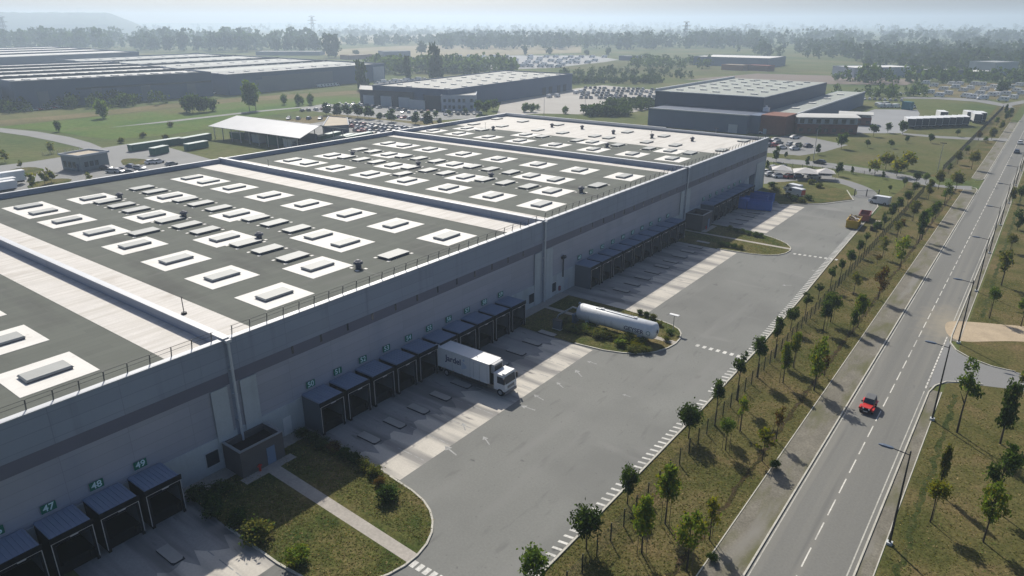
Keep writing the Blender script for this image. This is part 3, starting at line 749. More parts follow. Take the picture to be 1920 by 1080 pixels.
def wheel(parent, x, y, r, w, dual=False):
    b = MB(); b.tube((x,y-w/2,r),(x,y+w/2,r),r,n=18)
    t = b.build("wheel", M_BLACK, parent)
    s = -1 if y < 0 else 1
    b = MB(); b.tube((x,y+s*w/2,r),(x,y+s*(w/2+.015),r),r*.58,n=14); b.build("rim", M_STEEL, t)
# delivery truck -----------------------------------------------------
tk = thing("delivery_truck", "white refrigerated box truck with navy lettering backed into the loading docks", "truck", (-60.6,63.95,.022))
b = MB(); b.box(0,9.7,-1.25,1.25,1.15,3.95); b.cur=0
for xx in (0,9.58): b.box(xx,xx+.12,-1.28,1.28,1.13,3.98)
for s in (-1,1): b.box(0,9.7,s*1.25-.03,s*1.25+.03,3.88,3.98); b.box(0,9.7,s*1.25-.03,s*1.25+.03,1.12,1.22)
b.build("box_body", M_WPAINT, tk)
b = MB(); b.box(9.7,10.2,-.95,.95,2.7,3.95); b.build("cooling_unit", mat("reefer_grey", (.35,.36,.38), .5, .1, 2), tk)
b = MB(); b.box(10.2,10.22,-.8,.8,2.9,3.7); b.build("cooling_grille", M_DARK, tk)
prof = [(10.35,.75),(12.15,.75),(12.2,1.35),(12.12,1.75),(11.95,2.85),(11.75,3.05),(10.35,3.1)]
b = MB(); n = len(prof)
b.add([(p[0],-1.2,p[1]) for p in prof]+[(p[0],1.2,p[1]) for p in prof], [tuple(range(n)), tuple(range(2*n-1,n-1,-1))]+[(i,n+i,n+(i+1)%n,(i+1)%n) for i in range(n)])
cab = b.build("cab", M_WPAINT, tk)
b = MB(); b.quad((12.135,-1.05,1.78),(12.135,1.05,1.78),(11.975,1.05,2.78),(11.975,-1.05,2.78)); b.v=[(p[0]+.012,p[1],p[2]) for p in b.v]; b.build("windscreen", M_GLASS, cab)
for s in (-1,1):
    y = s*1.207
    b = MB(); b.add([(10.9,y,1.75),(11.95,y,1.75),(11.82,y,2.7),(10.9,y,2.7)], [(0,1,2,3) if s<0 else (3,2,1,0)]); b.build("side_window", M_GLASS, cab)
    b = MB(); b.box(12.05,12.22,s*1.35-.1,s*1.35+.1,1.9,2.7); b.build("mirror", M_DARK, cab)
    b = MB(); b.box(12.2,12.23,s*.95-.2,s*.95+.2,.85,1.1); b.build("headlight", M_WPAINT2, cab)
b = MB(); b.box(12.19,12.26,-1.2,1.2,.4,.8); b.box(12.2,12.225,-.7,.7,1.12,1.5); b.build("bumper_grille", mat("cab_grey", (.18,.18,.19), .5, .1, 2), cab)
b = MB(); b.box(11.55,12.05,-1.0,1.0,3.05,3.22); b.build("roof_visor", M_WPAINT, cab)
b = MB(); b.box(.2,10.6,-.5,.5,.75,1.13); b.build("chassis", M_DARK, tk)
b = MB()
for x in (.35,3.3,6.4,9.3): b.box(x,x+.03,-1.262,-1.25,1.25,3.86)
b.box(7.0,7.04,-1.264,-1.25,1.3,3.6); b.box(8.0,8.04,-1.264,-1.25,1.3,3.6); b.build("side_seams", M_STEEL, tk)
b = MB()
for x in np.arange(.4,9.6,1.5): b.box(x,x+.25,-1.283,-1.27,1.14,1.2)
b.build("side_marker_lights", mat("amber_lens", (.5,.2,.02), .4, .05, 1), tk)
b = MB(); b.box(3.6,9.2,-1.2,-1.16,.45,1.0); b.box(3.6,9.2,1.16,1.2,.45,1.0); b.build("side_guard", M_DARK, tk)
for x in (2.2,11.4):
    for y in (-1.05,1.05): wheel(tk, x, y, .5, .34)
link("lettering", text_data("Jardel", 1.2, Matrix(((1,0,0,3.5),(0,0,-1,-1.27),(0,1,0,2.75),(0,0,0,1))), M_BLUEL), tk)
b = MB(); b.tube((5.35,-1.28,3.25),(5.35,-1.262,3.25),.16,n=10)
for i in range(4): b.box(5.0+.22*i,5.12+.22*i,-1.275,-1.262,1.9+.1*i,3.0-.12*i)
b.build("emblem", mat("pale_blue_print", (.42,.50,.62), .6, .05, 1), tk)
# white tank -----------------------------------------------------
tc = thing("gas_tank", "long white horizontal storage tank with navy lettering on the weedy grass island", "tank", (-47.0,89.0,.12))
TR = 1.32; TL = 6.6; TZ = 1.95
b = MB()
prof = [(-TL,0.02),(-TL-.0,.7),(-TL+.12,1.1),(-TL+.35,TR)]
xs = [(-TL-.25,.3),(-TL-.17,.8),(-TL,1.1),(-TL+.25,TR),(TL-.25,TR),(TL,1.1),(TL+.17,.8),(TL+.25,.3)]
n = 28
for x, r in xs: b.v += [(x, r*math.cos(2*math.pi*i/n), TZ+r*math.sin(2*math.pi*i/n)) for i in range(n)]
for j in range(len(xs)-1):
    for i in range(n): b.f.append([j*n+i,(j+1)*n+i,(j+1)*n+(i+1)%n,j*n+(i+1)%n][::-1]); b.m.append(0)
b.f += [list(range(n))[::-1][::-1], [len(b.v)-n+i for i in range(n)][::-1]]; b.m += [0,0]
o = b.build("vessel", M_WPAINT2, tc); o.data.polygons.foreach_set("use_smooth", [True]*len(o.data.polygons))
for x in (-4.6,4.4):
    b = MB(); b.box(x-.3,x+.3,-1.1,1.1,0,1.05); b.build("saddle", M_CONCP, tc)
for x in (-4.2,-1.3,1.9):
    b = MB()
    for i in range(10):
        a0 = math.pi*(.95+.06*i); a1 = a0+.06*math.pi
        b.tube((x,TR*1.01*math.cos(a0),TZ+TR*1.01*math.sin(a0)),(x,TR*1.01*math.cos(a1),TZ+TR*1.01*math.sin(a1)),.02,n=4)
    b.build("weld_band", M_STEEL, tc)
b = MB()
for x in (-2.5,3.2): b.tube((x,0,TZ+TR-.02),(x,0,TZ+TR+.12),.28,n=10)
b.build("manhole", M_COPE, tc)
b = MB()
for y in (-.5,.5): b.tube((-2.5+y*.5,-TR-.1,.1),(-2.5+y*.5,-TR*.75,TZ+TR*.72),.03,n=5)
for i in range(8): z = .4+.33*i; b.tube((-2.75,-TR-.1+.028*i,z),(-2.25,-TR-.1+.028*i,z),.022,n=4)
b.build("ladder", M_STEEL, tc)
b = MB(); b.box(-3.6,3.6,-.32,-.28,TZ+TR-.02,TZ+TR+.05); b.box(-3.6,3.6,.28,.32,TZ+TR-.02,TZ+TR+.05); b.build("top_walkway", M_STEEL, tc)
b = MB(); b.tube((-TL-.2,-.3,TZ+.4),(-TL-1.1,-.4,TZ+.5),.14,n=8); b.tube((-TL-1.1,-.4,TZ+.5),(-TL-3.0,-1.6,1.0),.12,n=8); b.tube((-TL-3.0,-1.6,1.0),(-TL-3.3,-1.8,-.05),.12,n=8); b.tube((-TL-1.2,-.1,TZ+.35),(-TL-3.0,-1.3,.9),.09,n=8)
b.tube((-TL-.1,.5,TZ+.9),(-TL-.5,.5,TZ+1.1),.2,n=8); b.build("pipework", M_STEEL, tc)
b = MB(); b.box(-TL-.9,-TL-.4,-.9,.5,.0,1.4); b.build("control_cabinet", mat("cabinet_blue_grey", (.10,.16,.23), .6, .05, 1), tc)
def bend(c):
    a = math.pi + .12 - c.y/TR          # wrap around the side that faces the wall's near end
    r = TR + .012 + c.z
    return Vector((c.x, r*math.cos(a), TZ + r*math.sin(a)))
link("lettering", text_data("GEYSER", .95, Matrix.Translation((3.6,0,0)), M_BLUEL, .006, bend), tc)
b = MB()
for i in range(20):
    a0, a1 = 2*math.pi*i/20, 2*math.pi*(i+1)/20
    q = [bend(Vector((6.0-.0+rr*math.cos(a), .1+rr*math.sin(a), 0))) for a in (a0,a1) for rr in (.26,.36)]
    b.quad(tuple(q[0]),tuple(q[1]),tuple(q[3]),tuple(q[2]))
b.build("emblem_ring", mat("emblem_green", (.10,.22,.24), .6, .05, 1), tc)
# sign post on the island tip, dark box by the kerb
g0 = at(1262,620)
t = thing("sign_post", "grey post with a flat T-shaped board at the tip of the tank island", "sign", (g0[0],g0[1],.12))
MB().tube((0,0,0),(0,0,2.5),.06,n=8).build("post", M_STEEL, t)
MB().box(-.75,.75,-.3,.3,2.5,2.6).build("board", M_WPAINT, t)
g0 = at(1045,618)
t = thing("utility_cabinet", "dark grey utility cabinet on the grass by the pipes of the white tank", "cabinet", (g0[0],g0[1],.12))
MB().box(-.7,.7,-.3,.3,.1,1.5).build("housing", M_DOCKS, t); MB().box(-.75,.75,-.35,.35,0,.1).build("plinth", M_CONCP, t); MB().box(-.78,.78,-.38,.38,1.5,1.56).build("lid", M_DARK, t)
# waste containers at the far docks
def container(loc, rz, L_, W_, H_, m, label, opened, grp=None):
    t = thing("waste_container", label, "container", loc, rz, grp)
    b = MB(); b.box(0,L_,0,.08,.15,H_); b.box(0,L_,W_-.08,W_,.15,H_); b.box(0,.08,.08,W_-.08,.15,H_); b.box(L_-.08,L_,.08,W_-.08,.15,H_); b.box(.08,L_-.08,.08,W_-.08,.15,.6 if opened else H_-.05)
    for x in np.arange(.4,L_,.75): b.box(x-.05,x+.05,-.07,0,.2,H_-.1); b.box(x-.05,x+.05,W_,W_+.07,.2,H_-.1)
    b.build("body", m, t)
    b = MB(); b.box(-.05,L_+.05,-.09,.0,H_-.12,H_+.02); b.box(-.05,L_+.05,W_,W_+.09,H_-.12,H_+.02); b.build("top_rail", m, t)
    b = MB(); b.box(.1,L_-.1,.3,.5,0,.15); b.box(.1,L_-.1,W_-.5,W_-.3,0,.15); b.build("skid", M_DARK, t)
    return t
M_BLUE2 = mat("pale_blue_lid", (.12,.20,.42), .5, .1, .8)
container((-62.6,176.3,.022), 0, 4.6, 2.4, 2.7, M_BLUE, "closed blue waste compactor against the warehouse beside the last dock", False)
container((-57.8,176.6,.022), R(14), 5.9, 2.4, 2.3, M_BLUE, "open royal blue skip nearest the yard at the end of the docks", True)
container((-60.8,182.2,.022), R(8), 5.9, 2.4, 2.3, M_BLUE, "blue skip behind the compactor, middle of the row along the far wall", True)
container((-60.6,186.4,.022), R(4), 5.9, 2.4, 2.3, M_BLUE, "blue skip farthest from the docks near the tall loading door", True)
container((-30.9,173.6,.022), R(94), 5.6, 2.5, 1.9, M_YEL, "yellow open skip full of scrap by the fence corner of the yard", True)
t = thing("scrap_heap", "pile of pale planks and boxes lying inside the yellow skip", "scrap", (-32.4,176.4,.6))
b = MB()
for i in range(26):
    c = Vector((random.uniform(-.7,.9), random.uniform(-2.2,2.2), random.uniform(.9,1.6))); a = random.uniform(0,3.1)
    d = Vector((math.cos(a),math.sin(a),random.uniform(-.15,.25)))*random.uniform(.5,1.0); b.cur = i % 3
    b.tube(tuple(c-d),tuple(c+d),random.uniform(.05,.14),n=4)
b.build("planks", [M_BEIGE, M_WPAINT, M_WOOD], t)
container((-30.2,182.0,.022), R(96), 5.2, 2.3, 1.7, mat("faded_red_paint", (.26,.09,.085), .6, .15, .8), "dark red open container behind the yellow skip", True)
def scrap(loc, m, label, s):
    t = thing("pallet_stack", label, "pallets", loc)
    for j in range(int(5*s)):
        b = MB(); z = .16*j
        for x in (-.5,-.05,.4): b.box(x,x+.1,-.6,.6,z,z+.1)
        for y in np.arange(-.6,.55,.22): b.box(-.5,.5,y,y+.14,z+.1,z+.13)
        b.build("pallet", m, t)
scrap((-27.9,175.2,.02), M_WOOD, "stack of weathered wooden pallets on the kerb side of the yellow skip", 1.5)
scrap((-27.6,178.4,.02), M_BEIGE, "taller stack of pale pallets by the fence between skips", 2)

# cars and vans ------------------------------------------------------
PAINT = {"white":(.70,.70,.70),"silver":(.42,.43,.44),"grey":(.16,.17,.18),"black":(.018,.018,.022),"blue":(.03,.07,.19),"dark blue":(.02,.03,.08),"red":(.36,.03,.03),"beige":(.42,.38,.30),"green":(.05,.13,.10)}
def paint(c): return mat("car_paint_"+c.replace(" ","_"), PAINT[c], .28, .03, 1, spec=.6)
def loft(b, secs):
    """secs: list of (x, halfwidth_bottom, halfwidth_top, z0, z1)"""
    o = len(b.v)
    for x, w0, w1, z0, z1 in secs: b.v += [(x,-w0,z0),(x,w0,z0),(x,w1,z1),(x,-w1,z1)]
    k_ = len(secs)
    for i in range(k_-1):
        a = o+4*i; c = a+4
        for f in ((a,c,c+1,a+1),(a+1,c+1,c+2,a+2),(a+2,c+2,c+3,a+3),(a+3,c+3,c,a)): b.f.append(list(f)); b.m.append(b.cur)
    b.f += [[o+3,o+2,o+1,o][::-1], [o+4*k_-4,o+4*k_-3,o+4*k_-2,o+4*k_-1][::-1]]; b.m += [b.cur]*2
CARBODY = [(-2.1,.70,.68,.42,.78),(-1.95,.86,.82,.28,.92),(-1.2,.88,.84,.22,.96),(.7,.88,.84,.22,.93),(1.6,.86,.80,.25,.83),(2.0,.78,.72,.34,.70),(2.12,.62,.58,.42,.62)]
CABIN = [(-1.85,.80,.72,.90,.95),(-1.35,.80,.62,.92,1.38),(-.6,.80,.63,.92,1.46),(.25,.80,.62,.92,1.42),(1.05,.78,.70,.90,.93)]
CABROOF = [(-1.38,.60,.58,1.385,1.40),(-.6,.62,.60,1.465,1.485),(.22,.60,.58,1.425,1.44)]
VANBODY = [(-2.6,.92,.86,.35,2.05),(-2.5,.96,.88,.28,2.15),(.9,.96,.88,.28,2.15),(1.35,.96,.84,.28,1.95),(1.95,.95,.86,.28,1.22),(2.5,.88,.80,.32,.95),(2.62,.75,.70,.4,.8)]
CAMPBODY = [(-3.0,1.05,1.0,.5,2.6),(-2.9,1.1,1.05,.42,2.75),(1.3,1.1,1.05,.42,2.8),(2.0,1.08,1.0,.42,2.6),(2.4,1.0,.92,.36,1.5),(3.0,.95,.85,.34,1.0),(3.1,.8,.75,.4,.9)]
CARM = {}
def vehicle_mesh(kind, c):
    if (kind, c) in CARM: return CARM[kind, c]
    b = MB()
    if kind == "car":
        loft(b, CARBODY); b.cur = 1; loft(b, CABIN); b.cur = 0; loft(b, CABROOF); wx, wr, wy = 1.28, .32, .82
    elif kind == "van":
        loft(b, VANBODY); b.cur = 1; b.quad((1.40,-.80,1.90),(1.40,.80,1.90),(1.93,.84,1.26),(1.93,-.84,1.26)); b.v[-4:] = [(p[0]+.02,p[1],p[2]+.02) for p in b.v[-4:]]
        for s in (-1,1): b.add([(.5,s*.94,1.2),(1.75,s*.94,1.2),(1.3,s*.895,1.85),(.5,s*.895,1.85)], [(0,1,2,3) if s < 0 else (3,2,1,0)]); b.v[-4:] = [(p[0],p[1]+s*.01,p[2]) for p in b.v[-4:]]
        b.cur = 0; wx, wr, wy = 1.65, .36, .88
    else:
        loft(b, CAMPBODY); b.cur = 1; b.add([(2.08,-.9,2.4),(2.08,.9,2.4),(2.42,.88,1.55),(2.42,-.88,1.55)], [(0,3,2,1)])
        for s in (-1,1):
            for x in (-2.0,-.2): b.box(x,x+.9,s*1.07-.02,s*1.07+.02,1.6,2.1)
        b.cur = 0; wx, wr, wy = 1.9, .36, .98
    b.cur = 2
    for x in (-wx,wx):
        for y in (-wy,wy): b.tube((x,y-.1,wr),(x,y+.1,wr),wr,n=10)
    CARM[kind, c] = b.data("parked_"+kind, [paint(c), M_GLASS, M_BLACK])
    return CARM[kind, c]
def veh(kind, c, loc, rz, label, group=None, name=None, s=1.0):
    o = link(name or {"car":"parked_car","van":"parked_van","camper":"motorhome"}[kind], vehicle_mesh(kind, c))
    o.location = (loc[0],loc[1],loc[2] if len(loc) > 2 else .06); o.rotation_euler = (0,0,rz); o.scale = (s,s,s)
    return tag(o, label, {"car":"car","van":"van","camper":"motorhome"}[kind], group)
def full_van(loc, rz, label, accent=None):
    t = thing("delivery_van", label, "van", loc, rz)
    b = MB(); loft(b, VANBODY); b.build("body", paint("white"), t)
    b = MB(); b.quad((1.43,-.80,1.93),(1.43,.80,1.93),(1.96,.84,1.28),(1.96,-.84,1.28)); b.build("windscreen", M_GLASS, t)
    for s in (-1,1):
        b = MB(); b.add([(.5,s*.955,1.2),(1.75,s*.955,1.2),(1.3,s*.91,1.85),(.5,s*.91,1.85)], [(0,1,2,3) if s < 0 else (3,2,1,0)]); b.build("side_window", M_GLASS, t)
        b = MB(); b.box(2.52,2.6,s*.65-.16,s*.65+.16,.72,.9); b.build("headlight", M_WPAINT2, t)
    if accent: MB().box(-2.66,-2.62,-.8,.8,.5,1.9).build("rear_door", accent, t)
    for x in (-1.65,1.65):
        for y in (-.88,.88): wheel(t, x, y, .36, .22)
    return t
a, b_ = at(1490,367), at(1648,382)
full_van((a[0],a[1],.13), R(158), "white panel van with red rear parked beside the grass near the blue skips", M_RED)
full_van((a[0]-2.0,a[1]+4.6,.13), R(160), "white panel van half hidden behind the red-backed van")
full_van((b_[0],b_[1],.02), R(172), "white panel van parked by the fence in front of the yard gate")
# red off-road car on the road
j = thing("offroad_car", "small red open-fender off-road car with grey soft top driving down the road", "car", (-10.75,87.7,.02), R(-90)); j.scale = (.85,.85,.85)
b = MB(); loft(b, [(-1.85,.74,.72,.5,1.05),(-1.7,.78,.76,.42,1.1),(.35,.78,.76,.42,1.1),(.5,.74,.72,.45,1.12),(1.7,.60,.56,.5,1.02),(1.78,.58,.54,.52,.98)]); body = b.build("body", M_RED, j)
b = MB()
for s in (-1,1):
    for x in (-1.15,1.2): b.box(x-.55,x+.55,s*.86-.14,s*.86+.14,.82,.9); b.box(x+.45,x+.6,s*.86-.14,s*.86+.14,.62,.86)
b.build("fender", M_RED, j)
b = MB(); loft(b, [(-1.82,.72,.58,1.08,1.72),(-1.2,.73,.62,1.1,1.82),(.2,.73,.62,1.1,1.8)]); b.build("soft_top", mat("soft_top_grey", (.12,.125,.13), .9, .08, 2), j)
b = MB(); loft(b, [(.2,.72,.6,1.1,1.77),(.5,.70,.68,1.12,1.16)]); b.build("windscreen", M_GLASS, j)
MB().box(1.78,1.82,-.5,.5,.55,.95).build("grille", M_BLACK, j)
for s in (-1,1): MB().tube((1.8,s*.38,.85),(1.85,s*.38,.85),.12,n=10).build("headlight", M_WPAINT, j)
for s in (-1,1): MB().box(.35,.5,s*.9-.1,s*.9+.1,1.15,1.35).build("mirror", M_DARK, j)
MB().box(1.85,2.02,-.75,.75,.42,.6).build("bumper", M_DARK, j)
MB().box(2.02,2.03,-.26,.26,.48,.58).build("number_plate", M_WPAINT, j)
for x in (-1.15,1.2):
    for y in (-.78,.78): wheel(j, x, y, .38, .24)
b = MB(); b.tube((-1.86,0,.95),(-2.05,0,.95),.36,n=16); b.build("spare_wheel", M_BLACK, j)
# moving cars on the roads
veh("car","black",(*at(1536,307),.03), R(172), "black car driving along the side road beyond the warehouse end")
veh("car","dark blue",(*at(1906,287),.03), R(92), "dark car driving away on the long road near the right edge")
veh("car","white",(*at(1912,270),.03), R(92), "white car farther up the long road ahead of the dark one")

# lamp posts along the right edge of the road
lp_y = [62.7, 89.6, 116.6, 143.5, 171.0, 198, 225, 252, 279, 306, 333]
lamp = None
WHERE = ["nearest the bottom edge","just before the side turning","at the corner of the sand track","second beyond the sand track","third beyond the sand track","by the far grassy turning"]
for i, y in enumerate(lp_y):
    lab = f"tall dark street lamp over the road, {WHERE[i]}" if i < len(WHERE) else f"tall dark street lamp far along the road, {nth(i)} from the near end"
    x = -3.75 - .009*min(y-62, 110)
    if lamp is None:
        lamp = thing("street_lamp", lab, "street lamp", (x,y,.02), 0, "street lamps along the right side of the road")
        MB().tube((0,0,.25),(0,0,10.0),.115,.06,n=10).build("pole", M_DARK, lamp)
        MB().box(-.25,.25,-.25,.25,0,.25).build("footing", M_CONCP, lamp)
        b = MB(); b.tube((0,0,9.6),(-1.35,0,9.75),.045,n=6); b.build("arm", M_DARK, lamp)
        b = MB(); loft(b, [(-2.55,.08,.06,9.74,9.80),(-2.2,.19,.16,9.70,9.86),(-1.5,.17,.13,9.69,9.85),(-1.3,.07,.06,9.72,9.80)]); hd = b.build("lamp_head", mat("lamp_head_blue_grey", (.10,.13,.18), .5, .1, 2), lamp)
        MB().box(-2.35,-1.6,-.11,.11,9.67,9.70).build("lens", M_LITE, hd)
    else: dup(lamp, (x,y,.02), 0, lab)
# two thin lamp posts in the works yards
def thin_mast(p, h, label, rz=0):
    t = thing("light_mast", label, "lamp post", (p[0],p[1],.05), rz)
    MB().tube((0,0,0),(0,0,h),.12,.07,n=8).build("pole", M_STEEL, t); MB().box(-.9,.9,-.15,.15,h-.2,h).build("lamp_head", M_DARK, t)
for p_, ty, lab in (((1020,217),176,"tall thin light mast behind the white end of the warehouse roof"),((1097,200),172,"light mast on the works yard beside the dark stacked goods"),((1340,272),240,"thin pole rising behind the far roof edge of the warehouse"),((1525,300),240,"slim light pole on the lawn beside the small car park"),((1756,330),268,"dark leaning light pole at the end of the side road fence")):
    p0 = at(*p_); thin_mast(p0, tall(p0, ty), lab)

# fence along the yard side of the verge
def mesh_fence(label, X0, Y0, X1, Y1, h, step, group=None, m=M_DARK, rails=6):
    L_ = math.hypot(X1-X0, Y1-Y0); a = math.atan2(Y1-Y0, X1-X0)
    t = thing("mesh_fence", label, "fence", (X0,Y0,.01), a, group)
    n = min(100, int(L_/step)+1); me = None
    for i in range(n):
        x = L_*i/max(1,n-1)
        if me is None: me = MB().box(-.05,.05,-.05,.05,0,h+.15).data("post", m)
        o = link("post", me, t); o.location = (x,0,0)
    b = MB()
    for i in range(rails): z = .1+(h-.15)*i/(rails-1); b.box(0,L_,-.008,.008,z-.008,z+.008)
    x = 0
    while x < L_: b.box(x-.006,x+.006,-.006,.006,.08,h); x += .22
    b.build("wire_mesh", m, t); return t
mesh_fence("long dark wire mesh fence with slim posts between the yard trees and the verge", -24.4, 30, -24.9, 226, 1.9, 2.5, m=mat("fence_green_black", (.02,.03,.025), .6, .1, 2))
mesh_fence("dense black mesh fence running beside the long road beyond the side road", -24.9, 262, -23.4, 480, 2.2, 3.0, m=M_DARK, rails=12)
mesh_fence("low dark mesh fence between lawn and side road near the small car park", *at(1640,330), *at(1450,310), 1.2, 3.0, m=M_DARK)
# gate
p0, p1 = at(1603,368), at(1645,369)
t = thing("yard_gate", "grey sliding metal gate closing the lane behind the white van", "gate", (p0[0],p0[1],.02), math.atan2(p1[1]-p0[1],p1[0]-p0[0]))
L_ = math.hypot(p1[0]-p0[0],p1[1]-p0[1])
b = MB(); b.box(0,L_,-.04,.04,.15,.25); b.box(0,L_,-.04,.04,1.6,1.7)
for x in np.arange(0,L_,.3): b.box(x-.02,x+.02,-.02,.02,.25,1.6)
b.build("leaf", M_STEEL, t)
for x in (-.2,L_*.5,L_+.2): MB().box(x-.1,x+.1,-.1,.1,0,2.0).build("gate_post", M_DARK, t)

# ================================================================== FOLIAGE
def crown_data(key, shape, leaf, seed, n=900, lsize=.085):
    rng = np.random.default_rng(seed)
    cl = []
    k_ = {"round":26,"oval":22,"spiky":22,"thin":14,"multi":18,"bush":22,"wide":24,"column":26}[shape]
    for i in range(k_):
        for _ in range(50):
            p = rng.uniform(-1,1,3)
            if np.dot(p,p) < 1: break
        if shape in ("round","bush"): c = p*np.array([.36,.36,.38]); c[2] += .5
        elif shape == "oval": z = rng.uniform(.05,.95); w_ = .30*math.sin(math.pi*min(1,z*.85+.12))**.7; a = rng.uniform(0,6.28); r = w_*math.sqrt(rng.uniform(0,1)); c = np.array([r*math.cos(a),r*math.sin(a),z])
        elif shape == "column": z = rng.uniform(.03,.97); w_ = .34*math.sin(math.pi*min(1,z*.8+.15))**.5; a = rng.uniform(0,6.28); r = w_*math.sqrt(rng.uniform(0,1)); c = np.array([r*math.cos(a),r*math.sin(a),z])
        elif shape == "spiky": a = i*2.4; t_ = rng.uniform(.15,1); up = rng.uniform(.25,1.0); c = np.array([.45*t_*math.cos(a)*(1.2-up*.8),.45*t_*math.sin(a)*(1.2-up*.8),.1+.8*up*t_])
        elif shape == "thin": z = rng.uniform(.05,.95); c = np.array([rng.normal(0,.13),rng.normal(0,.13),z])
        elif shape == "multi": b_i = i % 3; off = [(-.22,.05,.2),(.2,.1,.5),(.02,-.1,.78)][b_i]; c = np.array(off)+rng.normal(0,.11,3)
        else: c = p*np.array([.42,.42,.3]); c[2] += .45
        cl.append(c)
    cl = np.array(cl)
    sg = {"round":.105,"bush":.10,"oval":.085,"spiky":.055,"thin":.075,"multi":.085,"wide":.11,"column":.085}[shape]
    idx = rng.integers(0,k_,n); P_ = cl[idx] + rng.normal(0,sg,(n,3))
    P_[:,2] = np.clip(P_[:,2],.0,1.04)
    A = rng.normal(0,1,(n,3)); A /= np.linalg.norm(A,axis=1)[:,None]
    B = rng.normal(0,1,(n,3)); B -= A*np.sum(A*B,axis=1)[:,None]; B /= np.linalg.norm(B,axis=1)[:,None]
    s = lsize*rng.uniform(.5,1.25,(n,1))
    V = np.empty((n,4,3)); V[:,0] = P_-A*s; V[:,1] = P_-B*s*.55; V[:,2] = P_+A*s; V[:,3] = P_+B*s*.55
    me = bpy.data.meshes.new(key)
    me.vertices.add(4*n); me.vertices.foreach_set("co", V.reshape(-1))
    me.loops.add(4*n); me.loops.foreach_set("vertex_index", np.arange(4*n,dtype=np.int32))
    me.polygons.add(n); me.polygons.foreach_set("loop_start", np.arange(0,4*n,4,dtype=np.int32)); me.polygons.foreach_set("loop_total", np.full(n,4,dtype=np.int32))
    for m in leaf: me.materials.append(m)
    if len(leaf) > 1: me.polygons.foreach_set("material_index", (rng.uniform(0,1,n) < .22).astype(np.int32))
    me.update(); me.validate(); return me
CROWN = {}
LEAFSET = {"dark":[L_DARK,L_MID],"mid":[L_MID,L_BRIGHT],"bright":[L_BRIGHT,L_YEL],"yellow":[L_YEL,L_BRIGHT],"olive":[L_OLIVE,L_MID],"rust":[L_RUST,L_OLIVE],"far":[L_FAR,L_DARK]}
def crown(shape, leaf, far=False):
    v = random.randrange(3)
    k_ = (shape, leaf, far, v)
    if k_ not in CROWN:
        n = {"thin":420,"spiky":900,"multi":900}.get(shape, 1500); 
        if far: n = int(n*.32)
        CROWN[k_] = crown_data("crown", shape, LEAFSET[leaf], hash((shape,leaf,far,v)) % 9999 if False else (sum(map(ord,shape+leaf))*7+v*131+far*17), n, (.06 if shape not in ("thin",) else .075)*(2.0 if far else 1))
    return CROWN[k_]
def limb_data(far, seed):
    rng = random.Random(seed); b = MB()
    pts = [(0,0,0),(.01,.0,.35),(-.006,.008,.7),(.0,.0,1.0)]
    for i in range(3): b.tube(pts[i],pts[i+1],.034-.009*i,.034-.009*(i+1),n=5 if far else 7,cap=False)
    if not far:
        for i in range(7):
            z = rng.uniform(.45,.92); a = rng.uniform(0,6.28); l = .22*(1.1-z)+.06
            b.tube((0,0,z),(l*math.cos(a),l*math.sin(a),z+l*.9),.012,.004,n=4,cap=False)
    return b.data("trunk", M_BARK)
TRUNKS = [limb_data(False, s) for s in range(3)]; TRUNKF = limb_data(True, 9)
STAKE = MB().tube((0,0,0),(0,0,1),.035,.03,n=6).data("stake", M_WOOD)
def tree(g0, H, hb, W, shape, leaf, label, group=None, stakes=0, far=False, name="young_tree", z=.02):
    t = thing(name, label, "tree", (g0[0],g0[1],z), random.uniform(0,6.28), group)
    o = link("trunk", TRUNKF if far else random.choice(TRUNKS), t); hh = max(H*.82, hb+.3); th = min(1.0, max(.35, H*.028/.034/H*3.0)) 
    rad = (H*.011+.025)/.034; o.scale = (rad,rad,hh)
    c = link("crown", crown(shape, leaf, far), t)
    c.location = (0,0,hb); fw = {"round":.92,"bush":.92,"oval":.72,"spiky":.95,"thin":.6,"multi":.85,"wide":1.0,"column":.75}[shape]
    c.scale = (W/fw,W/fw,H-hb)
    for i in range(stakes):
        s = link("stake", STAKE, t); a = 2.1*i; s.location = (.45*math.cos(a),.45*math.sin(a),0); s.scale = (1,1,min(2.6,H*.55))
    return t
def pxtree(bx, by, ty, cy, wpx, shape, leaf, label, group=None, **k_):
    g0 = at(bx, by); H = tall(g0, ty); hb = tall(g0, cy); W = wpx*depth_of(*g0)/FPX
    return tree(g0, H, min(hb, H*.8), W, shape, leaf, label, group, **k_)
# ---- row along the kerb of the yard
A_ROW = [(1000,1112,1033,1082,54,"round","mid"),(1099,1029,946,1006,54,"round","dark"),(1176,945,873,923,36,"round","dark"),(1291,822,752,801,41,"round","dark"),(1340,799,707,746,23,"oval","dark"),
(1381,750,655,700,34,"spiky","dark"),(1419,707,627,664,26,"oval","dark"),(1452,672,598,631,20,"oval","dark"),(1482,620,574,600,24,"round","dark"),(1508,601,547,570,25,"spiky","dark"),(1534,562,527,547,20,"spiky","dark"),
(1556,543,495,519,20,"spiky","dark"),(1573,535,479,504,17,"spiky","dark"),(1592,509,466,487,16,"oval","dark"),(1610,482,452,468,14,"oval","dark"),(1621,470,431,450,14,"spiky","dark"),(1642,444,413,432,16,"round","dark"),
(1656,432,394,419,17,"spiky","dark"),(1671,414,382,402,15,"oval","dark"),(1684,398,367,388,15,"oval","dark"),(1701,384,357,374,15,"round","dark"),(1713,367,340,356,13,"round","dark"),(1717,346,320,337,14,"round","dark"),(1735,345,324,338,12,"round","mid"),(1695,352,333,344,9,"round","dark"),(1668,360,347,355,8,"round","dark")]
SHP = {"round":"round-crowned","oval":"narrow","spiky":"spiky star-shaped","thin":"thin","multi":"ragged","wide":"broad","column":"columnar","bush":"bushy"}
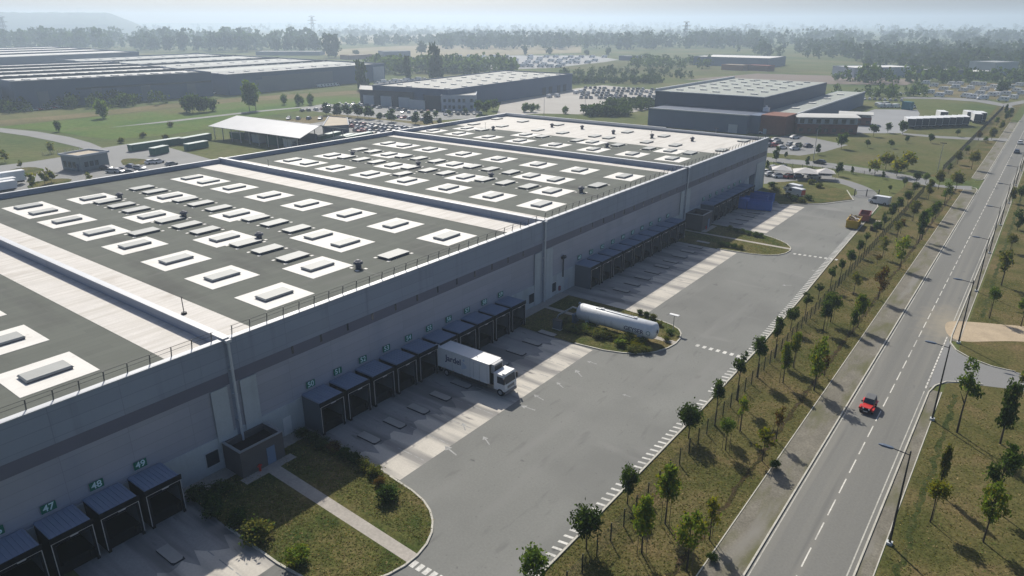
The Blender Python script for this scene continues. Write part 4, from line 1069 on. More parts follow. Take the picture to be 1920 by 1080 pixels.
COLW = {"dark":"dark green","mid":"green","bright":"bright green","yellow":"yellow","olive":"olive","rust":"brownish","far":"dull green"}
for i, (bx,by,ty,cy,w_,sh,lf) in enumerate(A_ROW):
    pxtree(bx,by,ty,cy,w_,sh,lf, f"{COLW[lf]} {SHP[sh]} tree beside the yard kerb, {nth(i)} from the near end", "young trees along the yard kerb")
B_ROW = [(1203,1037,933,1001,38,"oval","bright",3),(1247,982,877,940,40,"oval","bright",3),(1287,1070,958,1027,50,"multi","bright",1),(1330,1012,934,985,24,"thin","yellow",2),
(1360,844,782,814,27,"round","mid",2),(1388,808,744,778,17,"thin","bright",2),(1429,865,804,838,30,"thin","yellow",1),(1455,827,760,795,16,"thin","rust",1),(1468,718,644,689,22,"oval","bright",1),(1487,689,624,658,19,"oval","bright",1),
(1526,732,636,704,38,"multi","bright",1),(1545,705,660,690,14,"thin","rust",1),(1543,621,560,594,21,"oval","dark",1),(1557,604,543,581,30,"wide","mid",1),(1598,626,583,611,15,"oval","mid",1),(1608,614,554,592,24,"oval","bright",0),
(1600,553,508,536,24,"multi","olive",0),(1646,562,498,541,26,"multi","rust",0),(1687,503,445,482,28,"multi","bright",1),(1644,497,478,488,10,"thin","rust",0),(1654,484,445,467,17,"thin","olive",1),(1680,452,413,435,15,"thin","olive",1),(1688,438,408,424,12,"thin","rust",1),
(1722,456,398,438,15,"oval","dark",1),(1728,450,392,425,18,"multi","mid",0),(1711,415,376,400,17,"oval","olive",1),(1747,417,384,405,14,"oval","mid",1),(1753,411,378,398,13,"oval","mid",0),(1740,375,338,362,14,"oval","olive",1),
(1770,384,343,369,19,"multi","mid",1),(1759,355,320,340,17,"oval","olive",0),(1792,355,320,348,23,"round","olive",0),(1778,326,306,318,9,"thin","dark",0),(1795,308,283,299,13,"oval","olive",0),(1821,318,282,307,19,"round","olive",0),
(1812,288,273,283,9,"oval","mid",0),(1834,264,244,257,9,"oval","rust",0),(1848,268,257,265,8,"oval","mid",0),(1859,262,240,256,13,"oval","olive",0),(1876,246,226,240,9,"oval","olive",0),(1868,236,220,231,8,"oval","mid",0),(1885,228,208,222,8,"column","dark",0),(1893,225,203,219,8,"column","dark",0)]
for i, (bx,by,ty,cy,w_,sh,lf,st) in enumerate(B_ROW):
    s_ = " held by stakes" if st > 1 else (" with a stake" if st else "")
    pxtree(bx,by,ty,cy,w_,sh,lf, f"{COLW[lf]} {SHP[sh]} sapling{s_} on roadside verge, {nth(i)} nearest", "saplings on the verge between fence and road", stakes=st)
C_ROW = [(1744,979,898,933,38,"round","yellow",1),(1759,925,835,898,17,"oval","olive",0),(1843,1016,905,976,46,"multi","bright",0),(1862,955,838,908,48,"multi","dark",0),(1794,811,678,743,37,"multi","mid",0),(1875,832,705,800,34,"oval","dark",0),
(1855,597,538,566,19,"round","mid",1),(1877,535,468,516,22,"thin","olive",1),(1893,472,436,458,20,"wide","olive",1),(1907,432,395,427,24,"multi","dark",0),(1914,612,556,585,20,"oval","mid",0),(1912,378,345,368,14,"round","dark",0),(1897,380,352,372,12,"oval","olive",0),(1932,560,500,535,26,"oval","mid",0),(1915,740,690,722,20,"thin","olive",0)]
for i, (bx,by,ty,cy,w_,sh,lf,st) in enumerate(C_ROW):
    pxtree(bx,by,ty,cy,w_,sh,lf, f"{COLW[lf]} {SHP[sh]} tree on the grass right of the road, {nth(i)} from the near end", "trees on the grass right of the road", stakes=st)
# ---- trees of the lawns and car parks behind
MID = [("row of round dark trees along the car park lane", "round dark tree in the row along the car park lane", [(612,216,194),(632,219,195),(651,220,198),(671,222,196),(692,223,200),(712,226,212),(734,229,206),(779,233,212),(801,237,211),(825,234,222)], "oval","dark",1.0),
("trees beside the small car parks", "small green tree beside the small car park behind the warehouse corner", [(1455,303,276),(1473,297,285),(1513,312,294),(1533,290,271),(1500,280,268),(1572,330,305),(1597,326,313),(1630,324,316),(1655,335,322),(1438,318,302),(1535,252,236)], "oval","dark",.55),
("yellow trees on the lawn", "yellow young tree on the lawn by the side road", [(1640,326,298),(1660,318,284),(1681,330,296),(1700,318,282)], "wide","yellow",1.0),
("lawn trees", "small tree standing on the lawn below the brick office", [(1577,279,250),(1626,277,262),(1637,256,233),(1664,249,230),(1692,252,225),(1670,278,262),(1700,268,254),(1745,268,250),(1795,256,242)], "round","dark",.8),
("trees in front of the office block", "dense tree standing in front of the white office block", [(900,214,187),(912,216,190),(925,208,186),(842,218,206),(818,222,208),(872,215,203)], "round","dark",1.0),
("works yard trees", "tree or bush at the edge of the works yard", [(985,210,192),(998,210,193),(1008,206,195),(1060,213,199),(1108,206,198)], "bush","mid",1.1),
("poplars between the far warehouses", "tall dark poplar between the far warehouses", [(676,168,116),(684,170,120),(765,150,107),(812,147,84),(822,147,92)], "column","far",.33),
("trees on the meadow", "lone bushy tree on the bright meadow", [(193,222,183),(110,247,226),(560,198,176),(583,197,175),(533,196,175),(566,196,180)], "bush","mid",.75),
("clump of trees on the meadow", "dark bushy tree in the clump on the meadow", [(350,210,180),(362,212,176),(375,211,180),(388,210,182),(400,208,184)], "bush","dark",.95),
("pair of tall trees left of the canopy", "tall ragged tree standing left of the white canopy hall", [(468,208,153),(480,207,158)], "oval","mid",.5),
("trees by the guard house", "spindly tree on the traffic island by the guard house", [(62,355,325),(85,348,318),(97,343,315),(168,343,324),(40,316,300),(10,305,282),(96,288,268)], "thin","olive",.7),
("bushes along the meadow lane", "low green bush along the lane beside the meadow", [(268,258,248),(228,268,258),(310,262,252),(320,238,228),(355,262,255)], "bush","olive",1.6)]
for grp, lab, L_, sh, lf, asp in MID:
    for i, (bx,by,ty) in enumerate(L_):
        g0 = at(bx,by); H = tall(g0,ty); 
        xs_ = sorted(range(len(L_)), key=lambda k_: L_[k_][0]).index(i)
        nm = {"column":"poplar_tree","bush":"bushy_tree"}.get(sh,"small_tree")
        tree(g0, H, H*(.06 if sh in ("bush","column") else .24), H*asp*(.8 if sh != "column" else 1), sh, lf, f"{lab}, {nth(xs_)} from the left", grp, far=True, name=nm, z=.05)
# hedges / shrubs on the islands
def shrub(p, w_, h, lf, label, group, far=False, z=.1):
    o = link("shrub", crown("bush", lf, far)); o.location = (p[0],p[1],z); o.rotation_euler = (0,0,random.uniform(0,6.3)); o.scale = (w_,w_,h)
    return tag(o, label, "shrub", group)
for i, (a, c, w_, h, lf) in enumerate([(568,820,2.0,1.2,"dark"),(588,828,2.0,1.2,"dark"),(606,838,2.0,1.1,"dark"),(626,848,1.9,1.2,"rust"),(645,858,1.9,1.1,"dark"),(664,868,1.9,1.2,"dark"),(682,880,1.9,1.3,"olive"),(702,892,2.0,1.2,"olive"),(712,910,1.4,.9,"rust")]):
    shrub(at(a,c), w_, h, lf, f"low hedge shrub on the island edge below dock 50, {nth(i)} from the wall", "hedge shrubs on the near grass island")
shrub(at(728,938), 2.6, 1.7, "dark", "dark rounded bush at the road end of the hedge on the near grass island", None)
shrub(at(482,1015), 3.2, 1.9, "olive", "large pale olive bush at the lower edge of the near grass island", None)
shrub(at(560,1055), 2.6, 1.5, "bright", "yellow-green bush near the bottom edge of the near grass island", None)
for i, (a, c) in enumerate([(372,935),(395,945),(415,925),(445,985),(400,968)]):
    shrub(at(a,c), 2.4, 1.5, "dark", f"dark shaded bush beside dock 49, {nth(i)} from the wall", "shaded bushes beside dock 49")
for i in range(20):
    t_ = i/19; a = 1060 + 150*t_; c = 606 + 42*t_ + random.uniform(-4,12)
    if i % 3 == 1: c += 9
    shrub(at(a,c), random.uniform(1.7,2.8), random.uniform(.8,1.5), random.choice(["olive","bright","bright","olive","yellow"]), "overgrown weedy shrub on the grass island in front of the white tank", "weedy shrubs in front of the white tank")
for i, (a, c) in enumerate([(1200,590),(1212,594),(1224,600),(1236,612),(1250,640),(1256,628)]):
    shrub(at(a,c), 1.4, .9, random.choice(["olive","dark"]), f"small dark shrub behind the white tank near the island tip, {nth(i)} from the left", "small shrubs behind the white tank")
for i, (a, c) in enumerate([(1368,432),(1380,436),(1392,438),(1404,441),(1416,444),(1424,445),(1352,462),(1364,464),(1376,466),(1388,468)]):
    shrub(at(a,c), 1.7, 1.1, random.choice(["olive","dark","mid"]), f"low shrub on the far pump house island, {nth(i)} from the left", "shrubs on the far pump house island")
for i, (a, c) in enumerate([(1476,372),(1490,378),(1503,380),(1515,376),(1455,360),(1448,350),(1520,345),(1535,352)]):
    shrub(at(a,c), 2.6, 1.4, random.choice(["dark","olive"]), f"dark shrub on the grass by the parked white vans, {nth(i)} from the left", "shrubs by the parked white vans", True)
shrub(at(1452,858+20), 1.3, 1.0, "dark", "small dark bush at the ditch beside the left pavement", None); shrub(at(1335,1052), 1.2, .8, "dark", "tiny dark bush by the pale stone near the ditch", None)
# turf tufts: one uncountable object per verge
def tufts(name, n, region, seed, mats, smin=.05, smax=.13):
    rng = np.random.default_rng(seed); P_ = []
    while len(P_) < n:
        p = region(rng)
        if p is not None: P_.append(p)
    P_ = np.array(P_); a = rng.uniform(0,math.pi,n); w_ = rng.uniform(smin,smax,n); h = rng.uniform(.03,.11,n)
    dx, dy = np.cos(a)*w_, np.sin(a)*w_; lx, ly = rng.normal(0,.08,n), rng.normal(0,.08,n)
    V = np.empty((n,3,3)); V[:,0] = np.c_[P_[:,0]-dx,P_[:,1]-dy,P_[:,2]]; V[:,1] = np.c_[P_[:,0]+dx,P_[:,1]+dy,P_[:,2]]; V[:,2] = np.c_[P_[:,0]+lx,P_[:,1]+ly,P_[:,2]+h]
    me = bpy.data.meshes.new(name); me.vertices.add(3*n); me.vertices.foreach_set("co", V.reshape(-1))
    me.loops.add(3*n); me.loops.foreach_set("vertex_index", np.arange(3*n,dtype=np.int32)); me.polygons.add(n)
    me.polygons.foreach_set("loop_start", np.arange(0,3*n,3,dtype=np.int32)); me.polygons.foreach_set("loop_total", np.full(n,3,dtype=np.int32))
    for m in mats: me.materials.append(m)
    me.polygons.foreach_set("material_index", rng.integers(0,len(mats),n).astype(np.int32)); me.update()
    o = link(name, me); stuff(o); return o
L_STRAW = leafmat("grass_straw", (.26,.205,.10), .35); L_GRASS = leafmat("grass_blade", (.135,.135,.045), .4); L_GRASS2 = leafmat("grass_green", (.10,.13,.035), .4)
tm = [L_STRAW, L_GRASS, L_GRASS, L_GRASS2]
def reg_a(r):
    y = 32 + 130*r.uniform()**1.7; x = r.uniform(-27.0,-16.5); return (x,y,.015)
def reg_c(r):
    y = 45 + 110*r.uniform()**1.6; x = r.uniform(-3.6,22)
    if 98 < y < 128 and (y-98)*.25 > -5: return None
    return (x,y,.015)
def in_poly(x, y, q):
    c = False; n = len(q); j_ = n-1
    for i in range(n):
        if (q[i][1] > y) != (q[j_][1] > y) and x < (q[j_][0]-q[i][0])*(y-q[i][1])/(q[j_][1]-q[i][1])+q[i][0]: c = not c
        j_ = i
    return c
def reg_i(r):
    q = (isl1,isl2,isl3)[int(r.choice([0,0,0,1,2]))]; xs_ = [p[0] for p in q]; ys_ = [p[1] for p in q]
    x, y = r.uniform(min(xs_),max(xs_)), r.uniform(min(ys_),max(ys_))
    if not in_poly(x,y,q): return None
    for a, b in ((34.2,36.4),(90.4,91.5),(148.3,149.5)):
        if a-.2 < y < b+.2: return None
    return (x,y,.12)
tag(tufts("verge_grass", 26000, reg_a, 1, tm), "short dry tufted grass of the verge between fence and road", "grass")
tag(tufts("verge_grass", 22000, reg_c, 2, tm), "short dry tufted grass right of the road", "grass")
tag(tufts("island_grass", 15000, reg_i, 3, [L_GRASS,L_GRASS2,L_STRAW,L_GRASS2]), "tufted grass growing on the kerbed islands in front of the warehouse", "grass")

# ================================================================== BUILDINGS BEHIND
def bldg(name, label, poly, h, wall, roof, par=.5, roofz=None, cat="building"):
    c = poly[0]; t = thing(name, label, cat, (c[0],c[1],0))
    q = [(p[0]-c[0],p[1]-c[1]) for p in poly]
    MB().prism(q, 0, h).build("wall", wall, t)
    cx = sum(p[0] for p in q)/len(q); cy = sum(p[1] for p in q)/len(q)
    def ins(k_): return [(cx+(p[0]-cx)*k_, cy+(p[1]-cy)*k_) for p in q]
    b = MB(); b.sheet(ins(.997), h+.03); t_roof = b.build("roof", roof, t)
    b = MB(); b.line(q+[q[0]], .5, h, h+par); b.build("parapet", wall, t)
    return t, q, (cx,cy)
def rooflights(t, p0, u, v, nu, nv, z, sx, sy, m, jit=0):
    b = MB()
    me = MB().box(-sx/2,sx/2,-sy/2,sy/2,0,.5).data("rooflight", m); k_ = 0
    for i in range(nu):
        for j_ in range(nv):
            if k_ >= 96: return
            o = link("rooflight", me, t); a = (i+.5)/nu; c = (j_+.5)/nv + (.5/nv if i % 2 and jit else 0)
            if c > .97: c -= .5/nv
            o.location = (p0[0]+u[0]*a+v[0]*c, p0[1]+u[1]*a+v[1]*c, z); k_ += 1
def roofstrips(t, poly_fn, n, z, m):
    pass
def panelled(t, p0, p1, n, h, m, depth=.15, frac=.08):
    """pale vertical panels on a long facade, parts of the wall"""
    d = Vector((p1[0]-p0[0],p1[1]-p0[1])); L_ = d.length; d.normalize(); nn = Vector((d.y,-d.x))
    for i in range(n):
        a = L_*(i+.5)/n; w_ = L_*frac
        q = [Vector(p0)+d*(a-w_/2)+nn*.02, Vector(p0)+d*(a+w_/2)+nn*.02, Vector(p0)+d*(a+w_/2)+nn*depth, Vector(p0)+d*(a-w_/2)+nn*depth]
        MB().prism([(x.x,x.y) for x in q], 0, h).build("wall_panel", m, t)
M_FARW = mat("far_wall_blue", (.085,.12,.20), .6, .06, .05); M_FARW2 = mat("far_wall_pale", (.16,.175,.20), .6, .06, .05)
M_FARD = mat("far_wall_dark", (.05,.06,.085), .6, .08, .05)
# far left warehouse 1
P1 = [(-453,152),(-440,261),(-640,284),(-652,176)]
t, q, c = bldg("warehouse", "long blue-grey warehouse at the left edge with pale ribbed roof strips", P1, 14, M_FARW, M_ROOFF, 1.0, cat="warehouse")
def strips(t, q, n, z, m, w_=.16):
    a, b_, c_, d = [Vector(p) for p in q[:4]]
    for i in range(n):
        f0, f1 = (i+.55)/n, (i+.55+w_)/n
        bb = MB(); bb.sheet([tuple(a+(d-a)*f0), tuple(b_+(c_-b_)*f0), tuple(b_+(c_-b_)*f1), tuple(a+(d-a)*f1)], z); bb.build("roof_strip", m, t)
        f2 = (i+1)/n
        if i < n-1:
            bb = MB(); s0, s1 = a+(d-a)*f2, b_+(c_-b_)*f2; bb.line([tuple(s0),tuple(s1)], .6, z-.1, z+1.3); bb.build("fire_wall", M_FARD, t)
strips(t, q, 5, 14.06, M_ROOFL, .3); panelled(t, q[0], q[1], 4, 9, M_FARW2, .2, .05)
MB().prism([(q[0][0]+.1,q[0][1]+3),(q[1][0]+.1,q[1][1]-.5),(q[1][0]+.25,q[1][1]-.5),(q[0][0]+.25,q[0][1]+3)], 8.6, 9.8).build("cladding_stripe", M_FARD, t)
rooflights(t, q[0], (q[3][0]-q[0][0],q[3][1]-q[0][1]), (q[1][0]-q[0][0],q[1][1]-q[0][1]), 5, 14, 14.05, 5, 3, M_ROOFL)
P2 = [(-433,268),(-449,421),(-760,440),(-745,290)]
t, q, c = bldg("warehouse", "wide pale-roofed warehouse behind the meadow with slate facade and pale end", P2, 12.2, M_FARW, M_ROOFF, 1.0, cat="warehouse")
strips(t, q, 4, 12.26, mat("far_roof_strip", (.40,.41,.38), .8, .08, .1), .3); panelled(t, q[0], q[1], 3, 8.5, M_FARW2, .2, .05)
MB().prism([(q[1][0]+1.4,q[1][1]-14),(q[1][0]+.15,q[1][1]-1),(q[1][0]+.4,q[1][1]-1),(q[1][0]+1.65,q[1][1]-14)], 0, 11).build("wall_panel", M_LITE, t)
MB().prism([(q[0][0]-1,q[0][1]+3),(q[1][0]+7,q[1][1]-60),(q[1][0]+7.3,q[1][1]-60),(q[0][0]-.7,q[0][1]+3)], 0, 10.4).build("wall_panel", M_FARW2, t)
rooflights(t, q[0], (q[3][0]-q[0][0],q[3][1]-q[0][1]), (q[1][0]-q[0][0],q[1][1]-q[0][1]), 6, 12, 12.27, 4, 2.2, M_ROOFL)
P3 = [(-760,190),(-800,395),(-1080,420),(-1060,160)]
t, q, c = bldg("warehouse", "far pale-roofed warehouse below the hill at the left edge", P3, 14, M_FARW, M_ROOFF, 1.0, cat="warehouse"); strips(t, q, 4, 14.06, M_ROOFL, .4)
P4 = [(-462,40),(-458,148),(-600,170),(-640,60)]
t, q, c = bldg("warehouse", "low warehouse wing cut off by the left edge, pale roof line", P4, 11, M_FARW, M_ROOFF, 1.0, cat="warehouse"); strips(t, q, 3, 11.06, M_ROOFL, .35)
# middle building and its offices
P5 = [(-263,292),(-277,438),(-337,438),(-316,286)]
t, q, c = bldg("warehouse", "mid-distance warehouse with pale speckled roof behind the car park", P5, 10.4, M_FARW, mat("mid_roof", (.36,.36,.33), .8, .1, .1), .7, cat="warehouse")
rooflights(t, q[0], (q[3][0]-q[0][0],q[3][1]-q[0][1]), (q[1][0]-q[0][0],q[1][1]-q[0][1]), 4, 9, 10.45, 3.2, 1.6, M_WHITE, 1)
for i, f in enumerate((.72,.78,.86,.92)):
    a = Vector(q[0])+(Vector(q[1])-Vector(q[0]))*f
    MB().box(a.x-.1,a.x+.35,a.y-2,a.y+2,0,4.5).build("loading_door", M_FARD, t)
P6 = px([(676,196),(776,203)]) ; a, c2 = P6
P6 = [a, c2, (c2[0]-24,c2[1]+26), (a[0]-24,a[1]+22)]
t, q, c = bldg("office_building", "black flat-roofed showroom with pale wall panels beside the car park", P6, 8.2, mat("black_cladding", (.035,.042,.06), .5, .08, .3), mat("office_roof", (.40,.39,.36), .8, .1, .2), .4)
panelled(t, q[0], q[1], 3, 5.6, M_LITE, .25, .2)
c3 = px([(795,205),(828,208),(892,208)])
P7 = [c3[0], c3[1], (c3[1][0]-14,c3[1][1]+20), (c3[0][0]-14,c3[0][1]+18)]
t, q, c = bldg("office_building", "black entrance block joined to the white office, beside the car park", P7, 7.4, MATS["black_cladding"], MATS["office_roof"], .4)
P8 = [c3[1], c3[2], (c3[2][0]-14,c3[2][1]+18), (c3[1][0]-14,c3[1][1]+20)]
t, q, c = bldg("office_building", "white two-storey office block with two rows of dark windows", P8, 7.8, mat("white_office_wall", (.44,.47,.52), .7, .05, .3), MATS["office_roof"], .5)
d = (Vector(q[1])-Vector(q[0])); L_ = d.length; d.normalize(); nn = Vector((d.y,-d.x))
for zz in (1.2,4.6):
    for f in (.1,.24,.36,.52,.66,.88):
        a = Vector(q[0])+d*(L_*f); e = [a-d*.7+nn*.02, a+d*.7+nn*.02, a+d*.7+nn*.1, a-d*.7+nn*.1]
        MB().prism([(x.x,x.y) for x in e], zz, zz+1.7).build("window", M_GLASS, t)
gl = px([(768,203),(797,206)])
P9 = [gl[0], gl[1], (gl[1][0]-8,gl[1][1]+10), (gl[0][0]-8,gl[0][1]+10)]
bldg("entrance_hall", "low pale glazed entrance link between the two black office blocks", P9, 4.6, M_LITE, MATS["office_roof"], .3)
# right factory
t = thing("factory", "two-tier slate blue factory with brick corner behind the warehouse's far end", "factory", (-150,304,0))
def fb(x0,x1,y0,y1,z0,z1,name,m): return MB().box(x0+150,x1+150,y0-304,y1-304,z0,z1).build(name,m,t)
fb(-150.5,-104,304.5,324,0,7.6,"wall",M_BLUEW); fb(-104,-100,304.5+3.5,324,0,7.6,"wall",M_BLUEW)
fb(-157,-104.4,324,428,0,13.6,"upper_wall",M_BLUEW2); fb(-104.4,-89.5,324,455,0,7.2,"side_wall",M_BLUEW)
fb(-100,-89.4,309.5,324,0,7.9,"brick_corner",M_BRICK)
b = MB(); b.sheet([(-156.5+150,324.5-304),(-105+150,324.5-304),(-105+150,427.5-304),(-156.5+150,427.5-304)],13.64); b.build("upper_roof", mat("factory_roof", (.30,.32,.29), .8, .1, .08), t)
b = MB(); b.sheet([(-150+150,305-304),(-104.5+150,305-304),(-104.5+150,323.8-304),(-150+150,323.8-304)],7.64); b.build("lower_roof", M_BLUEW2, t)
b = MB(); b.sheet([(-103.8+150,325-304),(-90+150,325-304),(-90+150,454-304),(-103.8+150,454-304)],7.24); b.build("side_roof", MATS["factory_roof"], t)
b = MB(); b.line([(0,.5),(46.5,.5)],.6,7.6,8.0); b.line([(-7,20),(-7,124)],.8,13.6,14.8); b.line([(-7,20),(45.6,20)],.4,13.6,13.9); b.line([(60.4,20),(60.4,151)],.5,7.2,7.8); b.build("parapet", M_COPE, t)
rooflights(t, (-4,24), (46,0), (0,98), 5, 7, 13.66, 3.2, 1.3, M_WHITE, 1); rooflights(t, (47,30), (12,0), (0,110), 1, 4, 7.27, 3.4, 2.2, M_WHITE)
fb(-112,-108,304.42,304.5,.0,3.6,"loading_door",M_LITE); fb(-98.5,-97,309.4,309.5,0,2.2,"door",M_LITE)
b = MB(); b.box(46.5,49,17.5,19.5,7.9,9.6); b.tube((47.7,18.5,9.6),(47.7,18.5,10.4),.5,n=8); b.build("roof_unit", M_WPAINT, t)
# brick offices with curved pale roofs
def brick_office(label, p, q_, depth, h1, h2, wins):
    a = Vector(p); d = Vector(q_)-a; L_ = d.length; rz = math.atan2(d.y,d.x)
    t = thing("brick_office", label, "office", (p[0],p[1],0), rz)
    MB().box(0,L_,0,depth,0,h1).build("wall", M_BRICK, t)
    MB().box(.3,L_-.3,.3,depth-.3,h1,h2).build("upper_wall", mat("pale_cladding_band", (.36,.39,.42), .6, .08, .5), t)
    b = MB(); n = 10
    for i in range(n):
        f0, f1 = i/n, (i+1)/n; z0 = h2+.9*math.sin(math.pi*f0*.8+.3); z1 = h2+.9*math.sin(math.pi*f1*.8+.3); y0, y1 = -.6+(depth+1.2)*f0, -.6+(depth+1.2)*f1
        b.add([(-.6,y0,z0),(L_+.6,y0,z0),(L_+.6,y1,z1),(-.6,y1,z1),(-.6,y0,z0+.25),(L_+.6,y0,z0+.25),(L_+.6,y1,z1+.25),(-.6,y1,z1+.25)], [(0,3,2,1),(4,5,6,7),(0,1,5,4),(1,2,6,5),(2,3,7,6),(3,0,4,7)])
    b.build("roof", mat("pale_metal_roof", (.55,.54,.50), .5, .05, .3), t)
    for f in np.linspace(.08,.9,wins):
        MB().box(L_*f-.9,L_*f+.9,.22,.32,h1+.3,h2-.3).build("window", M_GLASS, t)
        MB().box(L_*f-.8,L_*f+.8,-.06,.02,.9,2.2).build("window", M_GLASS, t)
brick_office("two-storey red brick office with curved pale roof at the factory's right end", at(1492,250), at(1606,252), 13, 4.0, 6.4, 7)
brick_office("smaller red brick annex with pale roof behind the curved-roof office", at(1572,233), at(1632,236), 9, 3.6, 4.4, 4)
# canopy hall
t = thing("canopy_hall", "open-sided hall with a big pale pitched roof and green stores beneath", "canopy", (-275.5,159.3,0))
b = MB()
for s, (y0,z0,y1,z1) in ((0,(-.3,5.0,12.6,8.0)),(1,(12.6,8.0,26,5.0))):
    b.add([(0,y0,z0),(57,y0+2,z0),(52.5,y1+2.5,z1),(1,y1,z1),(0,y0,z0+.18),(57,y0+2,z0+.18),(52.5,y1+2.5,z1+.18),(1,y1,z1+.18)], [(0,3,2,1),(4,5,6,7),(0,1,5,4),(1,2,6,5),(2,3,7,6),(3,0,4,7)])
b.build("roof", M_CANOPY, t)
for i in range(10):
    x = 2+5.8*i
    MB().tube((x,.8+.03*x,0),(x,.8+.03*x,5.0),.18,n=6).build("column", M_STEEL, t)
    MB().tube((x,24,0),(x,24,5.2),.18,n=6).build("column", M_STEEL, t)
b = MB(); b.box(3,50,14,15,0,4.5); b.build("rear_screen", M_BLUEW2, t)
for i, (x, y, l, w_, h, m, lab) in enumerate([(6,5,7,3,2.6,M_GRNP,"green storage container under the left end of the canopy hall"),(15,6,6,3,3.0,M_BLUEW2,"dark storage container under the canopy hall, left of the middle"),(23,4,5,3,3.4,M_LITE,"pale storage crate stack under the canopy hall"),(31,5,8,3,3.2,M_GRNP,"long green container in the middle of the canopy hall"),(42,5,5,3,3.4,M_WPAINT,"white container box under the right end of the canopy hall"),(49,4,5,3,2.8,M_BLUEW2,"dark blue container at the right end of the canopy hall")]):
    container((-275.5+x,159.3+y,.05), 0, l, w_, h, m, lab, False)
GC = [((248,285),(345,270),2.4,"long green container row beside the meadow lane",M_GRNP),((292,292),(318,286),2.5,"short green container with a pale roof below the container row",M_GRNP),((345,272),(398,262),2.4,"green container row left of the canopy hall",M_GRNP),((355,283),(392,276),2.3,"green container with brown goods below the canopy hall's left end",M_GRNP),
      ((600,268),(640,258),2.4,"green container right of the canopy hall",M_GRNP),((618,275),(665,262),2.4,"long green container behind the warehouse roof edge",M_GRNP),((650,268),(700,258),2.2,"green container with pale lid near the car rows",M_GRNP)]
for p_, q_, h, lab, m in GC:
    a, c_ = Vector(at(*p_)), Vector(at(*q_)); d = c_-a; L_ = d.length
    t = thing("storage_container", lab, "container", (a.x,a.y,.06), math.atan2(d.y,d.x))
    b = MB(); b.box(0,L_,0,2.6,.1,h)
    for x in np.arange(.4,L_,1.2): b.box(x-.1,x+.1,-.06,0,.2,h-.1)
    b.build("body", m, t); MB().box(-.1,L_+.1,-.12,2.7,h,h+.12).build("roof", mat("container_roof_pale", (.40,.46,.43), .6, .1, .5), t)
    MB().box(L_,L_+.05,.2,2.4,.2,h-.1).build("door", M_DOCKS, t)
# dark kiosk with beige roof
P10 = px([(606,254),(655,251),(652,236),(618,233)])
bldg("storage_building", "low dark building with a beige flat roof beside the car rows", P10, 3.6, M_BLUEW2, M_BEIGE, .3)
# guard house
t = thing("guard_house", "small blue-grey flat-roofed guard house on the traffic island", "guard house", (-250.5,99.5,.1), R(12))
m = mat("guard_wall", (.20,.235,.25), .7, .06, .5)
b = MB(); b.box(-4.5,4.5,-4.5,5.5,0,4.6); b.build("wall", m, t)
b = MB(); b.line([(-4.8,-4.8),(4.8,-4.8),(4.8,5.8),(-4.8,5.8),(-4.8,-4.8)],.5,4.6,5.2); b.build("parapet", M_LITE, t)
b = MB(); b.sheet([(-4.5,-4.5),(4.5,-4.5),(4.5,5.5),(-4.5,5.5)],4.64); b.build("roof", M_BEIGE, t)
for y in (-3,-1.2,.6): MB().box(4.5,4.56,y,y+1.2,1.2,2.8).build("window", M_GLASS, t)
for x in (-3.6,-1.4,.8): MB().box(x,x+1.4,-4.56,-4.5,.9,2.8).build("window", M_GLASS, t)
MB().box(2.6,3.6,-4.56,-4.5,.05,2.3).build("door", M_BLUEW2, t)
mesh_fence("low grey barrier fence left of the guard house", *at(80,292), *at(150,283), 1.3, 2.5, m=M_STEEL)
# far background halls
FAR = [("long low hall with a pale roof line far behind the green field",(1300,122),(1440,127),60,9,M_FARW,M_ROOFL),("low store with orange goods in front of the far hall",(1352,131),(1392,133),14,5,mat("orange_brown",(.30,.13,.06),.8,.1,.05),M_BEIGE),("small red-roofed shed right of the orange store",(1398,132),(1440,134),14,5,M_BRICK,mat("dull_red_roof",(.30,.10,.09),.8,.1,.05)),
("white hall behind the poplars right of the factory",(1600,146),(1712,144),30,8,M_LITE,M_ROOFL),("pale low hall at the far right behind the motorhomes",(1752,147),(1806,146),22,6,M_BLUEW2,M_ROOFL),("second pale low hall near the right edge",(1822,149),(1872,148),22,6,M_BLUEW2,M_ROOFL),("big grey house block at the far right among trees",(1862,142),(1905,140),24,11,M_LITE,M_ROOFF),
("small white farm building far off in the right woodland",(1504,84),(1524,84),24,9,M_LITE,M_ROOFL),("tiny white building in the far wood on the right",(1646,87),(1658,87),18,8,M_LITE,M_ROOFL),("small blue-grey hall beyond the pale compound",(720,107),(770,106),30,7,M_FARW,M_ROOFF),("low farm shed with reddish roof beyond the left warehouse",(655,112),(700,110),20,5,M_BRICK,M_BEIGE),
("low grey hall on the far field behind the left trees",(480,104),(600,104),30,5,M_FARW,M_ROOFF),("low hall beside the van compound",(1160,113),(1190,114),20,5,M_FARW,M_ROOFF)]
for lab, p_, q_, dp, h, m, rf in FAR:
    a, c_ = Vector(at(*p_)), Vector(at(*q_)); d = (c_-a).normalized(); nn = Vector((-d.y,d.x))
    bldg("far_building", lab, [tuple(a),tuple(c_),tuple(c_+nn*dp),tuple(a+nn*dp)], h, m, rf, .4)
